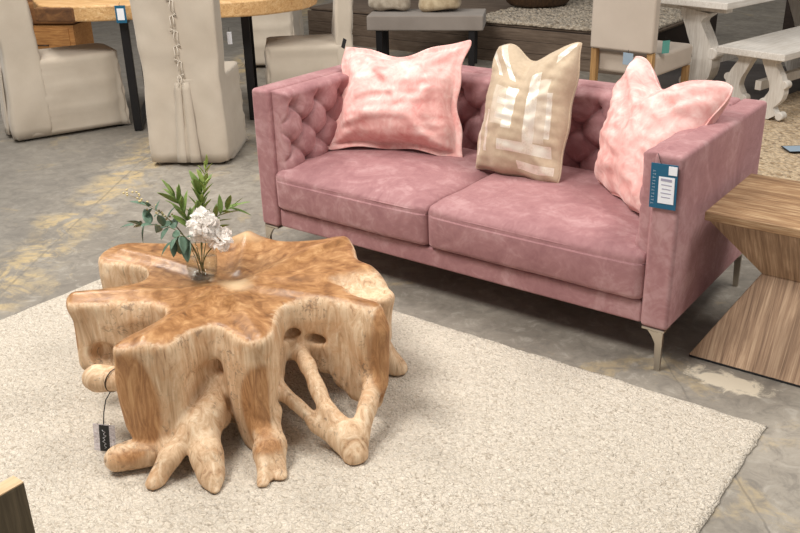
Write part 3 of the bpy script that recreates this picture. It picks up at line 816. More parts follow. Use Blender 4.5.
for k in range(len(CH)+1):
    fs = Fb[fown == k]; used, inv = np.unique(fs, return_inverse=True); nm = 'stump_top' if k == 0 else ('root_stub' if k in (6, 7) else 'root_leg')
    m2 = mesh_from(nm, Vb[used]-off, inv.reshape(-1, 4))
    a_ = m2.color_attributes.new('zone', 'FLOAT_COLOR', 'POINT'); a_.data.foreach_set('color', ZN[used].astype(np.float32).ravel())
    m2.normals_split_custom_set_from_vertices([tuple(q) for q in nn_[used]])
    link(nm, m2, M['teak'], ct)

# hang tag on its cord, looped round the stub
ht = thing('hang_tag', 'black-striped clear hang tag on a cord looped round a coffee table root', 'tag', (-.262,-1.545,.02))
bm = bmesh.new()
lp = [(.004*math.sin(a), .062+.043*math.cos(a), .243+.043*math.sin(a)) for a in np.linspace(-2.2, 4.1, 22)]
tube(bm, lp, .0019, 6); tube(bm, [lp[0], (0,.012,.19), (.001,-.004,.15), (0,-.012,.108)], .0019, 6)
bm_obj('cord', bm, M['cord'], ht)
Mh = Matrix.Rotation(.55, 4, 'Z') @ Matrix.Rotation(.10, 4, 'Y')
cd = box_obj('card', (-.008,-.012,.052), (.075,.0016,.108), M['clearcard'], ht, .0005, 1, Mh); cd['label'] = 'clear plastic sleeve'
st = box_obj('stripe', (.0,-.0175,.056), (.034,.0016,.104), M['black'], ht, .0004, 1, Mh); st['label'] = 'black paper strip with script'
bm = bmesh.new()
tube(bm, [(.005*math.sin(k*1.9)+.002*math.sin(k*.7), -.0022, -.038+.0045*k) for k in range(17)], .0009, 4)
bmesh.ops.transform(bm, matrix=Matrix.Translation((.0,-.0175,.056)) @ Mh, verts=bm.verts[:])
bm_obj('script', bm, M['white'], st)

# ------------------------------------------------------------------ vase and stems
vx, vy, vz = -.322, -1.016, .4385
vase = thing('vase', 'clear glass tumbler vase of water on the teak root table', 'vase', (vx, vy, vz))
bm = bmesh.new()
lathe(bm, [(0,0),(.040,0),(.047,.004),(.052,.02),(.057,.07),(.058,.125),(.0565,.148),(.0548,.148),(.056,.125),(.0548,.07),(.0495,.022),(.045,.012),(0,.011)], 48)
bm_obj('glass_body', bm, M['glass'], vase)
bm = bmesh.new(); lathe(bm, [(0,.0105),(.0455,.0115),(.0503,.0215),(.0556,.07),(.0560,.079),(0,.079)], 48); bm_obj('water', bm, M['water'], vase)

def leaf_mesh(name, Ln, Wd, fold=.2, curl=.3, tip=1.0):
    nu, nv = 8, 4; V = []; F = []
    for i in range(nu+1):
        s = i/nu; wd = Wd/2*(math.sin(PI*min(1, s**(.8*tip)))**.75 if 0 < s < 1 else .02)
        for j in range(-nv//2, nv//2+1):
            q = j/(nv/2)
            V.append((wd*q, s*Ln, -curl*Ln*s*s*.5 + fold*abs(q)*wd + .0*q))
    m = nv+1
    for i in range(nu):
        for j in range(nv):
            a = i*m+j; F.append((a, a+1, a+m+1, a+m))
    n = len(V)
    V2 = [(x,y,z-.0006) for x,y,z in V]; F2 = [tuple(k+n for k in f[::-1]) for f in F]
    rim = [j for j in range(m)] + [i*m+nv for i in range(1,nu+1)] + [nu*m+j for j in range(nv-1,-1,-1)] + [i*m for i in range(nu-1,0,-1)]
    R2 = [(rim[(k+1)%len(rim)], rim[k], rim[k]+n, rim[(k+1)%len(rim)]+n) for k in range(len(rim))]
    return mesh_from(name, V+V2, F+F2+R2)
LE = leaf_mesh('leaf', .075, .038, .25, .35); LE.materials.append(M['euc'])
LG = leaf_mesh('leaf', .085, .025, .3, .2); LG.materials.append(M['green'])
LL = leaf_mesh('leaf', .05, .016, .3, .1); LL.materials.append(M['lime'])
def orient(direction, roll):
    d = Vector(direction).normalized(); up = Vector((0,0,1)) if abs(d.z) < .95 else Vector((1,0,0))
    x = d.cross(up).normalized(); z = x.cross(d)
    m = Matrix((x, d, z)).transposed()
    return (m @ Matrix.Rotation(roll, 3, 'Y')).to_euler()
def bez(p, n=14):
    p = [Vector(q) for q in p]; out = []
    for i in range(n+1):
        t = i/n; q = list(p)
        while len(q) > 1: q = [q[k].lerp(q[k+1], t) for k in range(len(q)-1)]
        out.append(q[0])
    return out
def sprig(name, label, ctrl, leafme, n, scale, spread, start=.35, seed=0, thick=.0016, up=0.0, cat='plant', tipleaf=True):
    g = random.Random(seed); root = thing(name, label, cat, (vx, vy, vz+.014))
    pts = bez(ctrl, 16)
    bm = bmesh.new(); tube(bm, pts, [thick*(1.2-.7*k/16) for k in range(17)], 6); bm_obj('stem', bm, M['stem'], root)
    for k in range(n):
        t = start + (1-start)*(k+.5)/n; i = min(15, int(t*16)); p = pts[i].lerp(pts[i+1], t*16-i)
        d = (pts[i+1]-pts[i]).normalized(); ang = k*2.4 + g.uniform(-.4,.4)
        a = d.cross(Vector((.3,.2,1))).normalized(); b = d.cross(a)
        dirv = d*(1-spread) + (a*math.cos(ang)+b*math.sin(ang))*spread + Vector((0,0,up))
        o = link('leaf', leafme, None, root, p); o.rotation_euler = orient(dirv, g.uniform(-.8,.8)); s = scale*g.uniform(.75,1.15)*(1-.25*(t-.5)); o.scale = (s,s,s)
    if tipleaf:
        o = link('leaf', leafme, None, root, pts[-1]); o.rotation_euler = orient(pts[-1]-pts[-3], 0); o.scale = (scale*.8,)*3
    return root
# in the vase's own frame: +x is right of frame-ish; camera right = (.80,.59), towards camera = (.55,-.73)
def V3(rg, tw, up): return (rg*.804+tw*.60, rg*.594-tw*.80, up)
sprig('eucalyptus_sprig', 'blue-green eucalyptus sprig reaching out to the far left of the vase', [V3(0,0,0), V3(-.01,0,.12), V3(-.05,.02,.24), V3(-.16,.02,.20), V3(-.225,.0,.20)], LE, 9, .95, .75, .5, 3)
sprig('eucalyptus_sprig', 'eucalyptus sprig with drooping leaves at the front of the vase rim', [V3(.01,.0,0), V3(-.01,.02,.12), V3(-.03,.06,.22), V3(-.08,.07,.16)], LE, 10, 1.05, .8, .5, 5, up=-.5)
sprig('eucalyptus_sprig', 'eucalyptus sprig standing left behind the white flower', [V3(-.01,0,0), V3(-.02,-.02,.12), V3(-.10,-.02,.24), V3(-.19,-.02,.27)], LE, 9, .75, .75, .55, 8)
sprig('leafy_sprig', 'tall yellow-green sprig rising highest from the vase', [V3(0,0,0), V3(.0,-.01,.15), V3(.03,-.02,.30), V3(.05,-.02,.405)], LL, 18, 1.1, .5, .5, 9, up=.25)
sprig('leafy_sprig', 'narrow-leaved green sprig leaning left behind the white flower', [V3(0,0,0), V3(-.01,-.01,.14), V3(-.04,-.01,.24), V3(-.075,-.02,.30)], LG, 13, 1.05, .5, .45, 12, up=.25)
sprig('leafy_sprig', 'narrow-leaved green sprig spreading right above the white flower', [V3(0,0,0), V3(.01,-.02,.14), V3(.05,-.03,.23), V3(.13,-.03,.25)], LG, 13, .95, .55, .45, 15, up=.1)
sprig('leafy_sprig', 'green leafy sprig standing upright in the middle of the vase', [V3(0,0,0), V3(0,-.02,.14), V3(.01,-.02,.24), V3(.02,-.03,.32)], LG, 15, 1.05, .45, .45, 18, up=.25)
# buds sprig at far left
bs = thing('budded_sprig', 'thin dry sprig of tiny pale buds pointing up left', 'plant', (vx, vy, vz+.014))
bp = bez([V3(0,0,0), V3(-.02,-.02,.14), V3(-.12,-.04,.25), V3(-.25,-.05,.30)], 16)
bm = bmesh.new(); tube(bm, bp, .0010, 5); bm_obj('stem', bm, plain('dry_stem', srgb(150,132,96), .7), bs)
bm = bmesh.new(); bmesh.ops.create_icosphere(bm, subdivisions=1, radius=.0045); bud = bpy.data.meshes.new('bud'); bm.to_mesh(bud); bm.free()
bud.materials.append(plain('pale_bud', srgb(206,188,140), .7))
for k in range(34):
    i = 9+k % 8; q = bp[i] + Vector((random.uniform(-.018,.018), random.uniform(-.018,.018), random.uniform(-.014,.02)))
    link('bud', bud, None, bs, q)
# white flowers: ruffled petals in domed heads
def petal_mesh():
    V = []; F = []; n = 6
    for i in range(n+1):
        s = i/n
        for j in range(n+1):
            q = j/n*2-1; wd = .5*math.sin(PI*(.12+.80*s))**.8
            V.append((q*wd*.034, s*.026, .010*s*s + .006*q*q*s + .0022*math.sin(7*q+3*s)*s))
    for i in range(n):
        for j in range(n):
            a = i*(n+1)+j; F.append((a, a+1, a+n+2, a+n+1))
    return mesh_from('petal', V, F)
PM = petal_mesh(); PM.materials.append(M['petal'])
def flower(label, c, r, n, seed):
    g = random.Random(seed); root = thing('white_flower', label, 'flower', (vx, vy, vz+.014)); c = Vector(c)
    pts = bez([(0,0,0), (0,0,.10), tuple(c*.8), tuple(c)], 10); bm = bmesh.new(); tube(bm, pts, .0022, 6); bm_obj('stem', bm, M['stem'], root)
    for k in range(n):
        th = math.acos(1-1.7*(k+.5)/n); ph = k*2.39996
        d = Vector((math.sin(th)*math.cos(ph), math.sin(th)*math.sin(ph), math.cos(th)))
        d = (Matrix.Rotation(.5, 3, Vector((.8,.6,0))) @ d)
        o = link('petal', PM, None, root, c + d*r*.45); e = (d + Vector((g.uniform(-.5,.5), g.uniform(-.5,.5), g.uniform(-.4,.6)))).normalized()
        o.rotation_euler = orient(e, g.uniform(-PI, PI)); s = g.uniform(.75,1.15)*r/.042; o.scale = (s,s,s)
    return root
flower('larger ruffled white flower head over the right rim of the vase', V3(.035,.06,.215), .054, 80, 1)
flower('smaller white flower head drooping low at the right of the vase', V3(.092,.065,.165), .042, 60, 2)

# ------------------------------------------------------------------ hourglass side table
stt = thing('side_table', 'weathered wood hourglass side table by the right end of the sofa', 'side table', (1.355,.45,0))
def frustum(bm, w0, z0, w1, z1):
    a = [bm.verts.new((x*w0, y*w0, z0)) for x, y in ((-1,-1),(1,-1),(1,1),(-1,1))]; b = [bm.verts.new((x*w1, y*w1, z1)) for x, y in ((-1,-1),(1,-1),(1,1),(-1,1))]
    bm.faces.new(a[::-1]); bm.faces.new(b)
    for k in range(4): bm.faces.new((a[k], a[(k+1)%4], b[(k+1)%4], b[k]))
hw = .27
for nm, args, mt in (('base', (hw,.008,.085,.335), M['sidewood']), ('pedestal', (.085,.335,hw-.012,.575), M['sidewood'])):
    bm = bmesh.new(); frustum(bm, *args); bmesh.ops.bevel(bm, geom=bm.edges[:], offset=.003, segments=2, affect='EDGES'); bm_obj(nm, bm, mt, stt, False)
box_obj('plinth', (0,0,.0055), (2*hw-.004,2*hw-.004,.009), M['black'], stt, .001, 1)
box_obj('tabletop', (0,0,.5925), (2*hw,2*hw,.035), M['sidetop'], stt, .004, 2)

# ------------------------------------------------------------------ wooden chair corner at lower left
wc = thing('wooden_chair', 'weathered grey-brown wooden chair, only its plank back corner in view at lower left', 'chair', (.45,-2.62,0))
bm = bmesh.new(); rbox(bm, (.253,0,.64), (.035,.56,.32), .004, 2); bm_obj('backrest', bm, M['greywood'], wc, False)
box_obj('top_edge', (.253,0,.8005), (.033,.558,.004), M['paleend'], wc, .001, 1)
box_obj('seat', (-.02,0,.445), (.5,.54,.035), M['greywood'], wc, .006, 2)
for sx in (-.24,.245):
    for sy in (-.25,.25): box_obj('leg', (sx,sy,.2475 if sx > 0 else .221), (.045,.045,.463 if sx > 0 else .41), M['greywood'], wc, .004, 2)

# ------------------------------------------------------------------ slipcovered dining chairs
def slip_chair(name, label, loc, rz, w, d, hz=.57, top=1.16, seed=0, group=None, bow=True, th=.19):
    root = thing(name, label, 'chair', loc, rz, group)
    # seat skirt: rounded rectangle rings with gathers towards the hem
    na, nz = 120, 16; V = []; F = []
    g = np.random.default_rng(seed)
    ph = g.uniform(0, 6.28, 8)
    for j in range(nz+1):
        z = .022 + (hz-.022)*j/nz; k = 1-j/nz
        for i in range(na):
            a = 2*PI*i/na; ca, sa = math.cos(a), math.sin(a); e = .16
            x = abs(ca)**e*math.copysign(1, ca)*w/2; y = abs(sa)**e*math.copysign(1, sa)*d/2
            fl = 1+.045*k
            wv = .008*k*(math.sin(5*a+ph[0])+.7*math.sin(11*a+ph[1]+2*k)+.5*math.sin(17*a+ph[2]+3*k)) + .005*math.sin(38*z+2.5*a+ph[3]+1.5*math.sin(4*a+ph[5])) + .003*math.sin(75*z-5*a+ph[6])
            rr = math.hypot(x, y); x2 = x*(fl+wv/rr); y2 = y*(fl+wv/rr)
            zz = z + (.012*math.sin(3*a+ph[4]) if j == 0 else 0)
            V.append((x2, y2, zz))
    for j in range(nz):
        for i in range(na): F.append((j*na+i, j*na+(i+1)%na, (j+1)*na+(i+1)%na, (j+1)*na+i))
    last = nz*na
    for sc_, dz in ((.93,.008),(.6,.016),(.2,.018)):
        b0 = len(V)
        for i in range(na):
            x, y, _ = V[nz*na+i]; V.append((x*sc_, y*sc_, hz+dz))
        for i in range(na): F.append((last+i, last+(i+1)%na, b0+(i+1)%na, b0+i))
        last = b0
    F.append(tuple(last+i for i in range(na)))
    F.append(tuple(range(na))[::-1])
    link('seat_cover', mesh_from('seat_cover', V, F), M['slip'], root)
    # back cover: tall slab leaning back, waist pulled in by the ties
    bm = bmesh.new(); bmesh.ops.create_cube(bm, size=2.0); bmesh.ops.subdivide_edges(bm, edges=bm.edges[:], cuts=17, use_grid_fill=True)
    LEAN = .035; zb = .03
    P = np.array([v.co for v in bm.verts]); half = np.array([w/2+.006, th/2, (top-zb)/2])
    Q = P*half; rad = .024; inner = np.clip(Q, -(half-rad), half-rad); dv = Q-inner; ln = np.linalg.norm(dv, axis=1, keepdims=True)
    Q = np.where(ln > 1e-9, inner+dv/np.maximum(ln,1e-9)*np.minimum(ln, rad), Q)
    Q[:,2] = np.where(P[:,2] < -.999, -half[2], Q[:,2])
    Q[:,2] += (top+zb)/2; z_ = Q[:,2]; lo = np.clip((hz-z_)/hz, 0, 1); up_ = np.clip((z_-hz)/(top-hz), 0, 1)
    rear = np.clip(-P[:,1], 0, 1)
    Q[:,1] += -d/2 + th/2 - .012 - LEAN*up_**1.3
    Q[:,1] -= rear*.035*lo
    Q[:,0] *= 1 - .025*np.exp(-((z_-hz-.04)/.09)**2) + .055*up_ + .06*lo
    Q[:,1] += sines(Q, 14, seed+40)*.006 + sines(Q*np.array([1,1,2.0]), 34, seed+41)*.004
    Q[:,0] += sines(Q*np.array([1,1,.5]), 24, seed+42)*.004*np.clip(lo*2, 0, 1)
    pull = np.exp(-((z_-hz-.02-.10*np.abs(P[:,0]))/.025)**2)*rear*(1-np.abs(P[:,0])*.6)
    Q[:,1] += .012*pull + rear*.010*np.exp(-((z_-hz-.02)/.07)**2)*np.exp(-(P[:,0]/.4)**2)
    Q[:,1] -= rear*.010*lo*np.sin(P[:,0]*9+seed)
    for v, q in zip(bm.verts, Q): v.co = q
    bm_obj('back_cover', bm, M['slip'], root)
    if bow:
        for k in range(6):
            z = .60 + .095*k; t = (z-hz)/(top-hz); y = -d/2 - .012 - .035*max(t,0)**1.3 - .002
            bm = bmesh.new(); s_ = 1 if k % 2 else -1
            tube(bm, [(0,y,z),(-.020*s_,y-.010,z+.012),(-.026*s_,y-.008,z-.004),(0,y-.003,z)], .0035, 6)
            tube(bm, [(0,y-.002,z),(.018*s_,y-.008,z-.006),(.013*s_,y-.009,z-.05),(.018*s_,y-.008,z-.075)], .0032, 6)
            tube(bm, [(0,y-.002,z),(-.008*s_,y-.010,z-.03),(-.004*s_,y-.008,z-.065)], .0032, 6)
            bm_obj('tie', bm, M['string'], root)
        bm = bmesh.new()     # seam slit up the back
        tube(bm, [(0,-d/2-.012-.035*((z-hz)/(top-hz))**1.3-.0005, z) for z in np.linspace(.58, top-.03, 12)], .0028, 6); bm_obj('back_seam', bm, M['slip'], root)
        for s_ in (-1, 1):   # inverted pleat hanging open under the last tie
            Vp = []; Fp = []; m = 10
            for j in range(m+1):
                z = .555 - (.555-.03)*j/m; k = j/m
                for i, (ox, oy) in enumerate(((.003+.008*k, .012), (.005+.012*k, -.006-.010*k), (.024+.02*k, -.005-.008*k), (.05+.03*k, .004))):
                    Vp.append((s_*ox, -d/2-.016-.035*k+oy*.8, z))
            for j in range(m):
                for i in range(3): a = j*4+i; Fp.append((a, a+1, a+5, a+4))
            mp = mesh_from('kick_pleat', Vp, Fp); o = link('kick_pleat', mp, M['slip'], root)
            sol = o.modifiers.new('s', 'SOLIDIFY'); sol.thickness = .003
    for sx in (-1,1):
        for sy in (-1,1): box_obj('foot', (sx*(w/2-.05), sy*(d/2-.05), .02), (.045,.045,.04), M['black'], root, .003, 1)
    return root
slip_chair('dining_chair', 'slipcovered linen dining chair seen from its side, nearest the left edge', (-4.155,1.02,0), math.radians(-21.7), .48, .80, seed=1, th=.25, group='slipcovered dining chairs')
slip_chair('dining_chair', 'slipcovered linen dining chair seen from behind with ties down its back', (-2.738,1.112,0), math.radians(33.5), .50, .58, seed=2, group='slipcovered dining chairs')
slip_chair('dining_chair', 'slipcovered dining chair just behind the left arm of the pink sofa', (-2.86,2.40,0), math.radians(132.6), .50, .66, hz=.56, seed=3, th=.13, group='slipcovered dining chairs')
slip_chair('dining_chair', 'slipcovered dining chair on the far side of the live-edge table', (-4.55,3.75,0), math.radians(-145.2), .50, .60, seed=4, group='slipcovered dining chairs')

# live-edge dining table
dt = thing('dining_table', 'live-edge wood slab dining table with black metal legs', 'dining table', (-3.45,1.85,0))
pol = [(-3.97,.835),(-3.74,.95),(-3.60,1.03),(-3.476,1.188),(-3.2,1.37),(-2.892,1.596),(-2.738,1.782),(-2.68,2.0),(-2.66,2.21),(-2.80,2.50),(-3.1,2.75),(-3.55,2.55),(-3.9,2.2),(-4.35,1.95),(-4.7,1.55),(-4.62,1.2),(-4.35,1.02)]
pol = [(x+3.45, y-1.85) for x, y in pol]
bm = bmesh.new(); prism(bm, [tuple(p) for p in chaikin(pol, 1)], .84, .95, .012); bm_obj('slab_top', bm, M['liveedge'], dt, False)
bm = bmesh.new(); prism(bm, [(x+3.45, y-1.85) for x, y in ((-4.0,.80),(-3.87,.865),(-3.76,.925),(-3.735,.965),(-3.80,.99),(-3.96,.90))], .842, .94, .01)
bk = bm_obj('bark_edge', bm, wood('bark', srgb(70,44,24), srgb(112,74,40), srgb(146,102,58), 0, 50, .8, .6, stretch=4), dt, False); bk['label'] = 'dark bark edge'
for (fx, fy), (bx_, by_) in (((-3.60,1.25),(-4.30,1.93)), ((-3.07,1.95),(-3.55,2.45))):
    a = Vector((fx+3.45, fy-1.85, 0)); b = Vector((bx_+3.45, by_-1.85, 0)); ang = math.atan2(b.y-a.y, b.x-a.x); Rz = Matrix.Rotation(ang, 4, 'Z')
    for q in (a, b): box_obj('leg', (q.x, q.y, .4225), (.05,.06,.835), M['blackmetal'], dt, .003, 1, Rz)
    c_ = (a+b)/2
    box_obj('foot_bar', (c_.x, c_.y, .022), ((b-a).length-.05,.06,.044), M['blackmetal'], dt, .003, 1, Rz)
    box_obj('top_bar', (c_.x, c_.y, .815), ((b-a).length-.05,.06,.044), M['blackmetal'], dt, .003, 1, Rz)
def hang_card(name, label, p, rz, w, hgt, mat, panel=True, loop=.05):
    o = thing(name, label, 'tag', p, rz)
    box_obj('card', (0,0,-hgt/2), (w,.003,hgt), mat, o, .0008, 1)
    if panel: box_obj('label_panel', (0,-.0025,-hgt*.5), (w*.66,.002,hgt*.66), M['white'], o, .0005, 1)
    tube_obj('loop', [(0,0,0),(-.004,.003,loop*.5),(0,.008,loop)], .0012, M['cord'], o, 5)
    return o
hang_card('price_tag', 'teal framed price tag hanging on the edge of the live-edge table', (-3.42,1.10,.955), math.radians(36), .075, .12, M['teal'], True, .02)
hang_card('price_tag', 'small white tag hanging beside the back of the slipcovered chair', (-2.47,1.22,.83), math.radians(36), .03, .08, M['white'], False, .03)

# rustic timber sideboard behind the left chair
sb = thing('sideboard', 'rustic pine sideboard behind the slipcovered chair at the left', 'sideboard', (-6.85,2.0,0), math.radians(28))
box_obj('body', (0,.2,.24), (1.9,.40,.40), M['rustic'], sb, .008, 2)
box_obj('plinth', (0,.2,.02), (1.8,.36,.04), M['darkwood'], sb, .004, 1)
bm = bmesh.new(); rbox(bm, (0,.2,.56), (1.96,.46,.22), .03, 3); bm_obj('slab_top', bm, wood('burly_slab', srgb(84,50,24), srgb(128,84,44), srgb(160,112,62), 0, 30, .7, .5, stretch=4), sb)
for k in (-1, 0, 1):
    dr = box_obj('drawer', (k*.61,-.004,.24), (.58,.02,.34), M['rustic'], sb, .004, 2)
    tube_obj('handle', [(k*.61-.06,-.014,.25),(k*.61-.06,-.035,.25),(k*.61+.06,-.035,.25),(k*.61+.06,-.014,.25)], .005, M['blackmetal'], dr, 6)

# ------------------------------------------------------------------ grey upholstered bench behind
gb = thing('bench', 'grey upholstered bench with black legs behind the sofa', 'bench', (-3.06,4.33,0), math.radians(28.2))
o = soft_box('seat', (0,0,.45), (1.10,.46,.14), .015, M['grey_fabric'], gb)
for sx in (-.44,.44):
    for sy in (-.18,.18): box_obj('leg', (sx,sy,.19), (.06,.05,.38), M['blackmetal'], gb, .003, 1)
def lump(name, label, p, s, seed, rz, mat):
    bm = bmesh.new(); bmesh.ops.create_icosphere(bm, subdivisions=4, radius=1)
    P = np.array([v.co for v in bm.verts]); e = .55
    Q = np.sign(P)*np.abs(P)**e*np.array(s); Q += (sines(Q, 24, seed)*.012)[:,None]*P
    for v, q in zip(bm.verts, Q): v.co = q
    o = bm_obj(name, bm, mat); o.location = p; o.rotation_euler = (.0,0,rz); return tag(o, label, 'cushion')
lump('cushion', 'tan knotted cushion lying on the right half of the grey bench', (-2.99,4.45,.522+.098), (.20,.14,.088), 61, .5, M['cream_fabric'])
lump('cushion', 'pale woven cushion lying on the left half of the grey bench', (-3.45,4.25,.522+.083), (.20,.13,.073), 62, .45, fabric('pale_weave', srgb(190,178,160), srgb(150,136,118), 70, bump=.8, big=18))

# platform, shag rug, drum
pf = thing('platform', 'low dark plank display platform behind the sofa', 'platform', (-3.1,4.88,0))
for k in range(3): box_obj('front_board', (0,.012,.055+.113*k), (4.0,.024,.110), M['darkplank'], pf, .003, 1)
for k in range(10): box_obj('deck_board', (0,.135+.2*k,.354), (4.0,.197,.024), M['darkplank'], pf, .003, 1)
box_obj('core', (0,1.02,.17), (3.96,1.96,.338), M['darkwood'], pf, .002, 1)
rug('shag_rug', -2.95, 4.90, -1.12, 6.7, .03, M['shag'], 'pale shaggy rug spread on the dark plank platform', 0, .3665, .014, .02)
dr = thing('drum_table', 'dark wooden drum table standing on the shaggy rug', 'side table', (-2.78,6.0,.412))
bm = bmesh.new(); lathe(bm, [(0,0),(.30,0),(.335,.03),(.36,.15),(.36,.32),(.335,.44),(.31,.46),(0,.46)], 40); bm_obj('body', bm, M['drum'], dr)
bm = bmesh.new(); lathe(bm, [(0,.461),(.34,.461),(.345,.475),(.34,.49),(0,.49)], 40); bm_obj('tabletop', bm, M['drum'], dr)

# ------------------------------------------------------------------ parsons chair
pc = thing('parsons_chair', 'beige upholstered parsons chair with oak legs behind the sofa', 'chair', (-.60,3.58,0), math.radians(-5))
soft_box('backrest', (0,-.265,.86), (.50,.085,.64), .018, M['parsons'], pc)
soft_box('seat', (0,.075,.44), (.50,.60,.16), .028, M['parsons'], pc)
for sx in (-1,1):
    box_obj('leg', (sx*.225,-.262,.27), (.045,.05,.54), M['oak'], pc, .004, 2)
    box_obj('leg', (sx*.222,.335,.18), (.045,.05,.36), M['oak'], pc, .004, 2)
hang_card('price_tag', 'pale blue-grey tag dangling under the back of the parsons chair', (-.555,3.262,.535), math.radians(-12), .085, .085, M['bluegrey'], False, .03)
tl = hang_card('price_tag', 'teal tag hanging at the side of the parsons chair back', (-.335,3.40,.62), math.radians(55), .06, .09, M['tealpale'], False, .03)

# ------------------------------------------------------------------ white trestle table and bench
def ribbon(bm, path, widths, th, Mx):
    """flat carved scroll: centre line (x, z) with widths, extruded to a thickness"""
    p = np.array(path, float); n = len(p); a = []; b = []
    for i in range(n):
        d = p[min(i+1,n-1)]-p[max(i-1,0)]; d /= np.linalg.norm(d); nn = np.array([-d[1], d[0]])*widths[i]/2
        a.append(p[i]+nn); b.append(p[i]-nn)
    t = bmesh.new(); R = []
    for i in range(n):
        R.append([t.verts.new((a[i][0], -th/2, a[i][1])), t.verts.new((b[i][0], -th/2, b[i][1])), t.verts.new((b[i][0], th/2, b[i][1])), t.verts.new((a[i][0], th/2, a[i][1]))])
    for i in range(n-1):
        for k in range(4): t.faces.new((R[i][k], R[i][(k+1)%4], R[i+1][(k+1)%4], R[i+1][k]))
    t.faces.new(R[0][::-1]); t.faces.new(R[-1])
    for v_ in t.verts: v_.co.z = max(v_.co.z, .001)
    bmesh.ops.transform(t, matrix=Mx, verts=t.verts[:]); _merge(bm, t)
def disc(bm, c, r, th, Mx):
    t = bmesh.new(); lathe(t, [(0,-th/2),(r*.85,-th/2),(r,-th/2+.008),(r,th/2-.008),(r*.85,th/2),(0,th/2)], 18)
    bmesh.ops.transform(t, matrix=Mx @ Matrix.Translation((c[0],0,c[1])) @ Matrix.Rotation(PI/2, 4, 'X'), verts=t.verts[:]); _merge(bm, t)
def smoothpath(pts, n=24):
    pts = np.array(pts); t = np.linspace(0, len(pts)-1, n); out = []
    for q in t:
        i = min(int(q), len(pts)-2); f = q-i
        p0, p1, p2, p3 = pts[max(i-1,0)], pts[i], pts[i+1], pts[min(i+2,len(pts)-1)]
        out.append(.5*((2*p1)+(-p0+p2)*f+(2*p0-5*p1+4*p2-p3)*f*f+(-p0+3*p1-3*p2+p3)*f**3))
    return np.array(out)
def scroll_leg(parent, x, y, zt, s, side, th=.07, sz=1.0):
    bm = bmesh.new(); Mx = Matrix.Translation((x,y,0)) @ Matrix.Diagonal((side,1,1,1))
    path = smoothpath([(-.03*s,zt), (-.03*s,zt*.86), (.035*s,zt*.62), (.05*s,zt*.42), (-.01*s,zt*.22), (.03*s,zt*.05), (.055*s,.0)])
    wd = np.interp(np.linspace(0,1,24), [0,.06,.16,.36,.52,.72,.88,1], np.array([.20,.17,.10,.12,.13,.10,.10,.15])*s)
    ribbon(bm, path, wd, th, Mx)
    disc(bm, (.105*s, zt*.58), .034*s, th*1.05, Mx); disc(bm, (-.055*s, zt*.26), .034*s, th*1.05, Mx); disc(bm, (.10*s, .036*s), .034*s, th*1.05, Mx)
    return bm_obj('leg', bm, M['whiteleg'], parent, False)
wt = thing('dining_table', 'whitewashed trestle dining table with carved scroll legs', 'dining table', (-.10,4.87,.010), math.radians(-12.5))
# local: x across, y along; near end at y=-1
box_obj('tabletop', (-.17,0,.805), (.84,2.0,.05), M['whitewood'], wt, .006, 2)
box_obj('stretcher', (-.17,0,.30), (.06,1.5,.09), M['whiteleg'], wt, .006, 2)
for y in (-.80,.80):
    box_obj('cross_rail', (-.17,y,.755), (.66,.09,.05), M['whiteleg'], wt, .006, 2)
    scroll_leg(wt, -.06, y, .735, 1.35, 1, .12)
wb = thing('bench', 'whitewashed wooden bench with carved scroll legs on the tan rug', 'bench', (.40,4.62,.0325), math.radians(-13))
box_obj('seat', (-.06,0,.477), (.53,1.75,.05), M['whitewood'], wb, .006, 2)
for y in (-.72,.72):
    scroll_leg(wb, .07, y, .452, .9, 1, .07); scroll_leg(wb, -.19, y, .452, .9, -1, .07)
box_obj('stretcher', (-.06,0,.22), (.05,1.4,.07), M['whiteleg'], wb, .005, 2)
def flat_tag(label, p, rz, w, d, mat):
    o = thing('price_tag', label, 'tag', p, rz); c = box_obj('card', (0,0,.002), (w,d,.003), mat, o, .0008, 1)
    box_obj('border', (0,0,.0012), (w+.02,d+.02,.002), M['black'], o, .0005, 1); return o
flat_tag('blue-grey tag lying on top of the whitewashed bench', (.045,4.06,.530), math.radians(-10), .15, .05, M['bluegrey'])
flat_tag('pale grey tag with dark border lying on the tan rug', (.70,3.18,.040), math.radians(38), .15, .12, M['bluegrey'])
flat_tag('white tag lying on the near corner of the whitewashed dining table', (-.36,3.98,.8405), math.radians(10), .12, .08, M['black'])
rug('shade_sheet', -1.02, 4.0, 2.2, 6.0, .008, M['shadefloor'], 'dark sheet standing in for floor shade under the whitewashed trestle dining table', 0, 0, .002, .04)  # added dark sheet, painted shade for the floor under the table
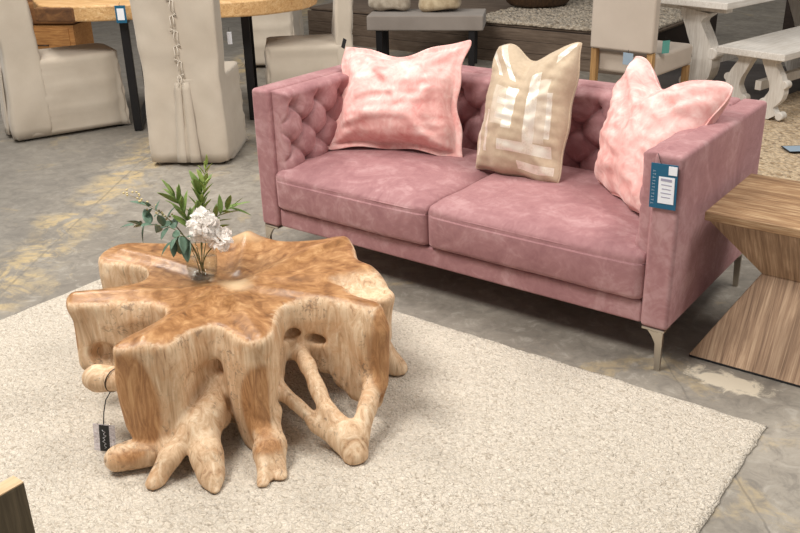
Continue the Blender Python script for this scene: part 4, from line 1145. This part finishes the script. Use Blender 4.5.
rug('jute_rug', -.1, 1.75, 2.3, 4.75, .016, M['jute'], 'tan pebble-weave rug under the whitewashed bench', math.radians(-12), .0105, .004, .025)
db = thing('sideboard', 'plain dark sideboard added to fill the dark area behind the whitewashed dining table', 'sideboard', (.9,6.75,0), math.radians(-12))  # added body, fills the dark area behind the white table
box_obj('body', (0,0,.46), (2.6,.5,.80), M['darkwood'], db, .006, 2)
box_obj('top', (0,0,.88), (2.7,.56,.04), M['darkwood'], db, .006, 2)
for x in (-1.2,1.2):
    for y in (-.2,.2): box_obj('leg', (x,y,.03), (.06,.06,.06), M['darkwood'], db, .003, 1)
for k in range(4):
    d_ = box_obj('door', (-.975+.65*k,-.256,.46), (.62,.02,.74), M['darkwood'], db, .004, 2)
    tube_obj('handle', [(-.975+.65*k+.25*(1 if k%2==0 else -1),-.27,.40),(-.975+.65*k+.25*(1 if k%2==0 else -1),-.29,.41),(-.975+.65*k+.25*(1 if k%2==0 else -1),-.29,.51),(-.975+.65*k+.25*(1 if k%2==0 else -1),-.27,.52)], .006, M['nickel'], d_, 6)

# ------------------------------------------------------------------ light
wd = bpy.data.worlds.new('world'); SC.world = wd; wd.use_nodes = True
bg = wd.node_tree.nodes['Background']; bg.inputs[0].default_value = (1.0,.97,.93,1); bg.inputs[1].default_value = .34
def area(name, loc, tgt, size, power, col=(1,.96,.9)):
    l = bpy.data.lights.new(name, 'AREA'); l.shape = 'RECTANGLE'; l.size, l.size_y = size; l.energy = power; l.color = col
    o = bpy.data.objects.new(name, l); COL.objects.link(o); o.location = loc
    o.rotation_euler = (Vector(tgt)-Vector(loc)).to_track_quat('-Z', 'Y').to_euler(); return o
area('ceiling_lamp', (-.8,-2.6,4.6), (-.2,.2,.3), (2.2,1.2), 240)
area('ceiling_lamp', (2.6,1.2,5.0), (.8,.8,.0), (2.4,1.2), 160)
area('ceiling_lamp', (-4.2,.2,5.0), (-3.6,1.6,.0), (2.4,1.2), 200)
SC.view_settings.view_transform = 'Standard'; SC.view_settings.look = 'None'; SC.view_settings.gamma = 1; SC.view_settings.exposure = 0.0
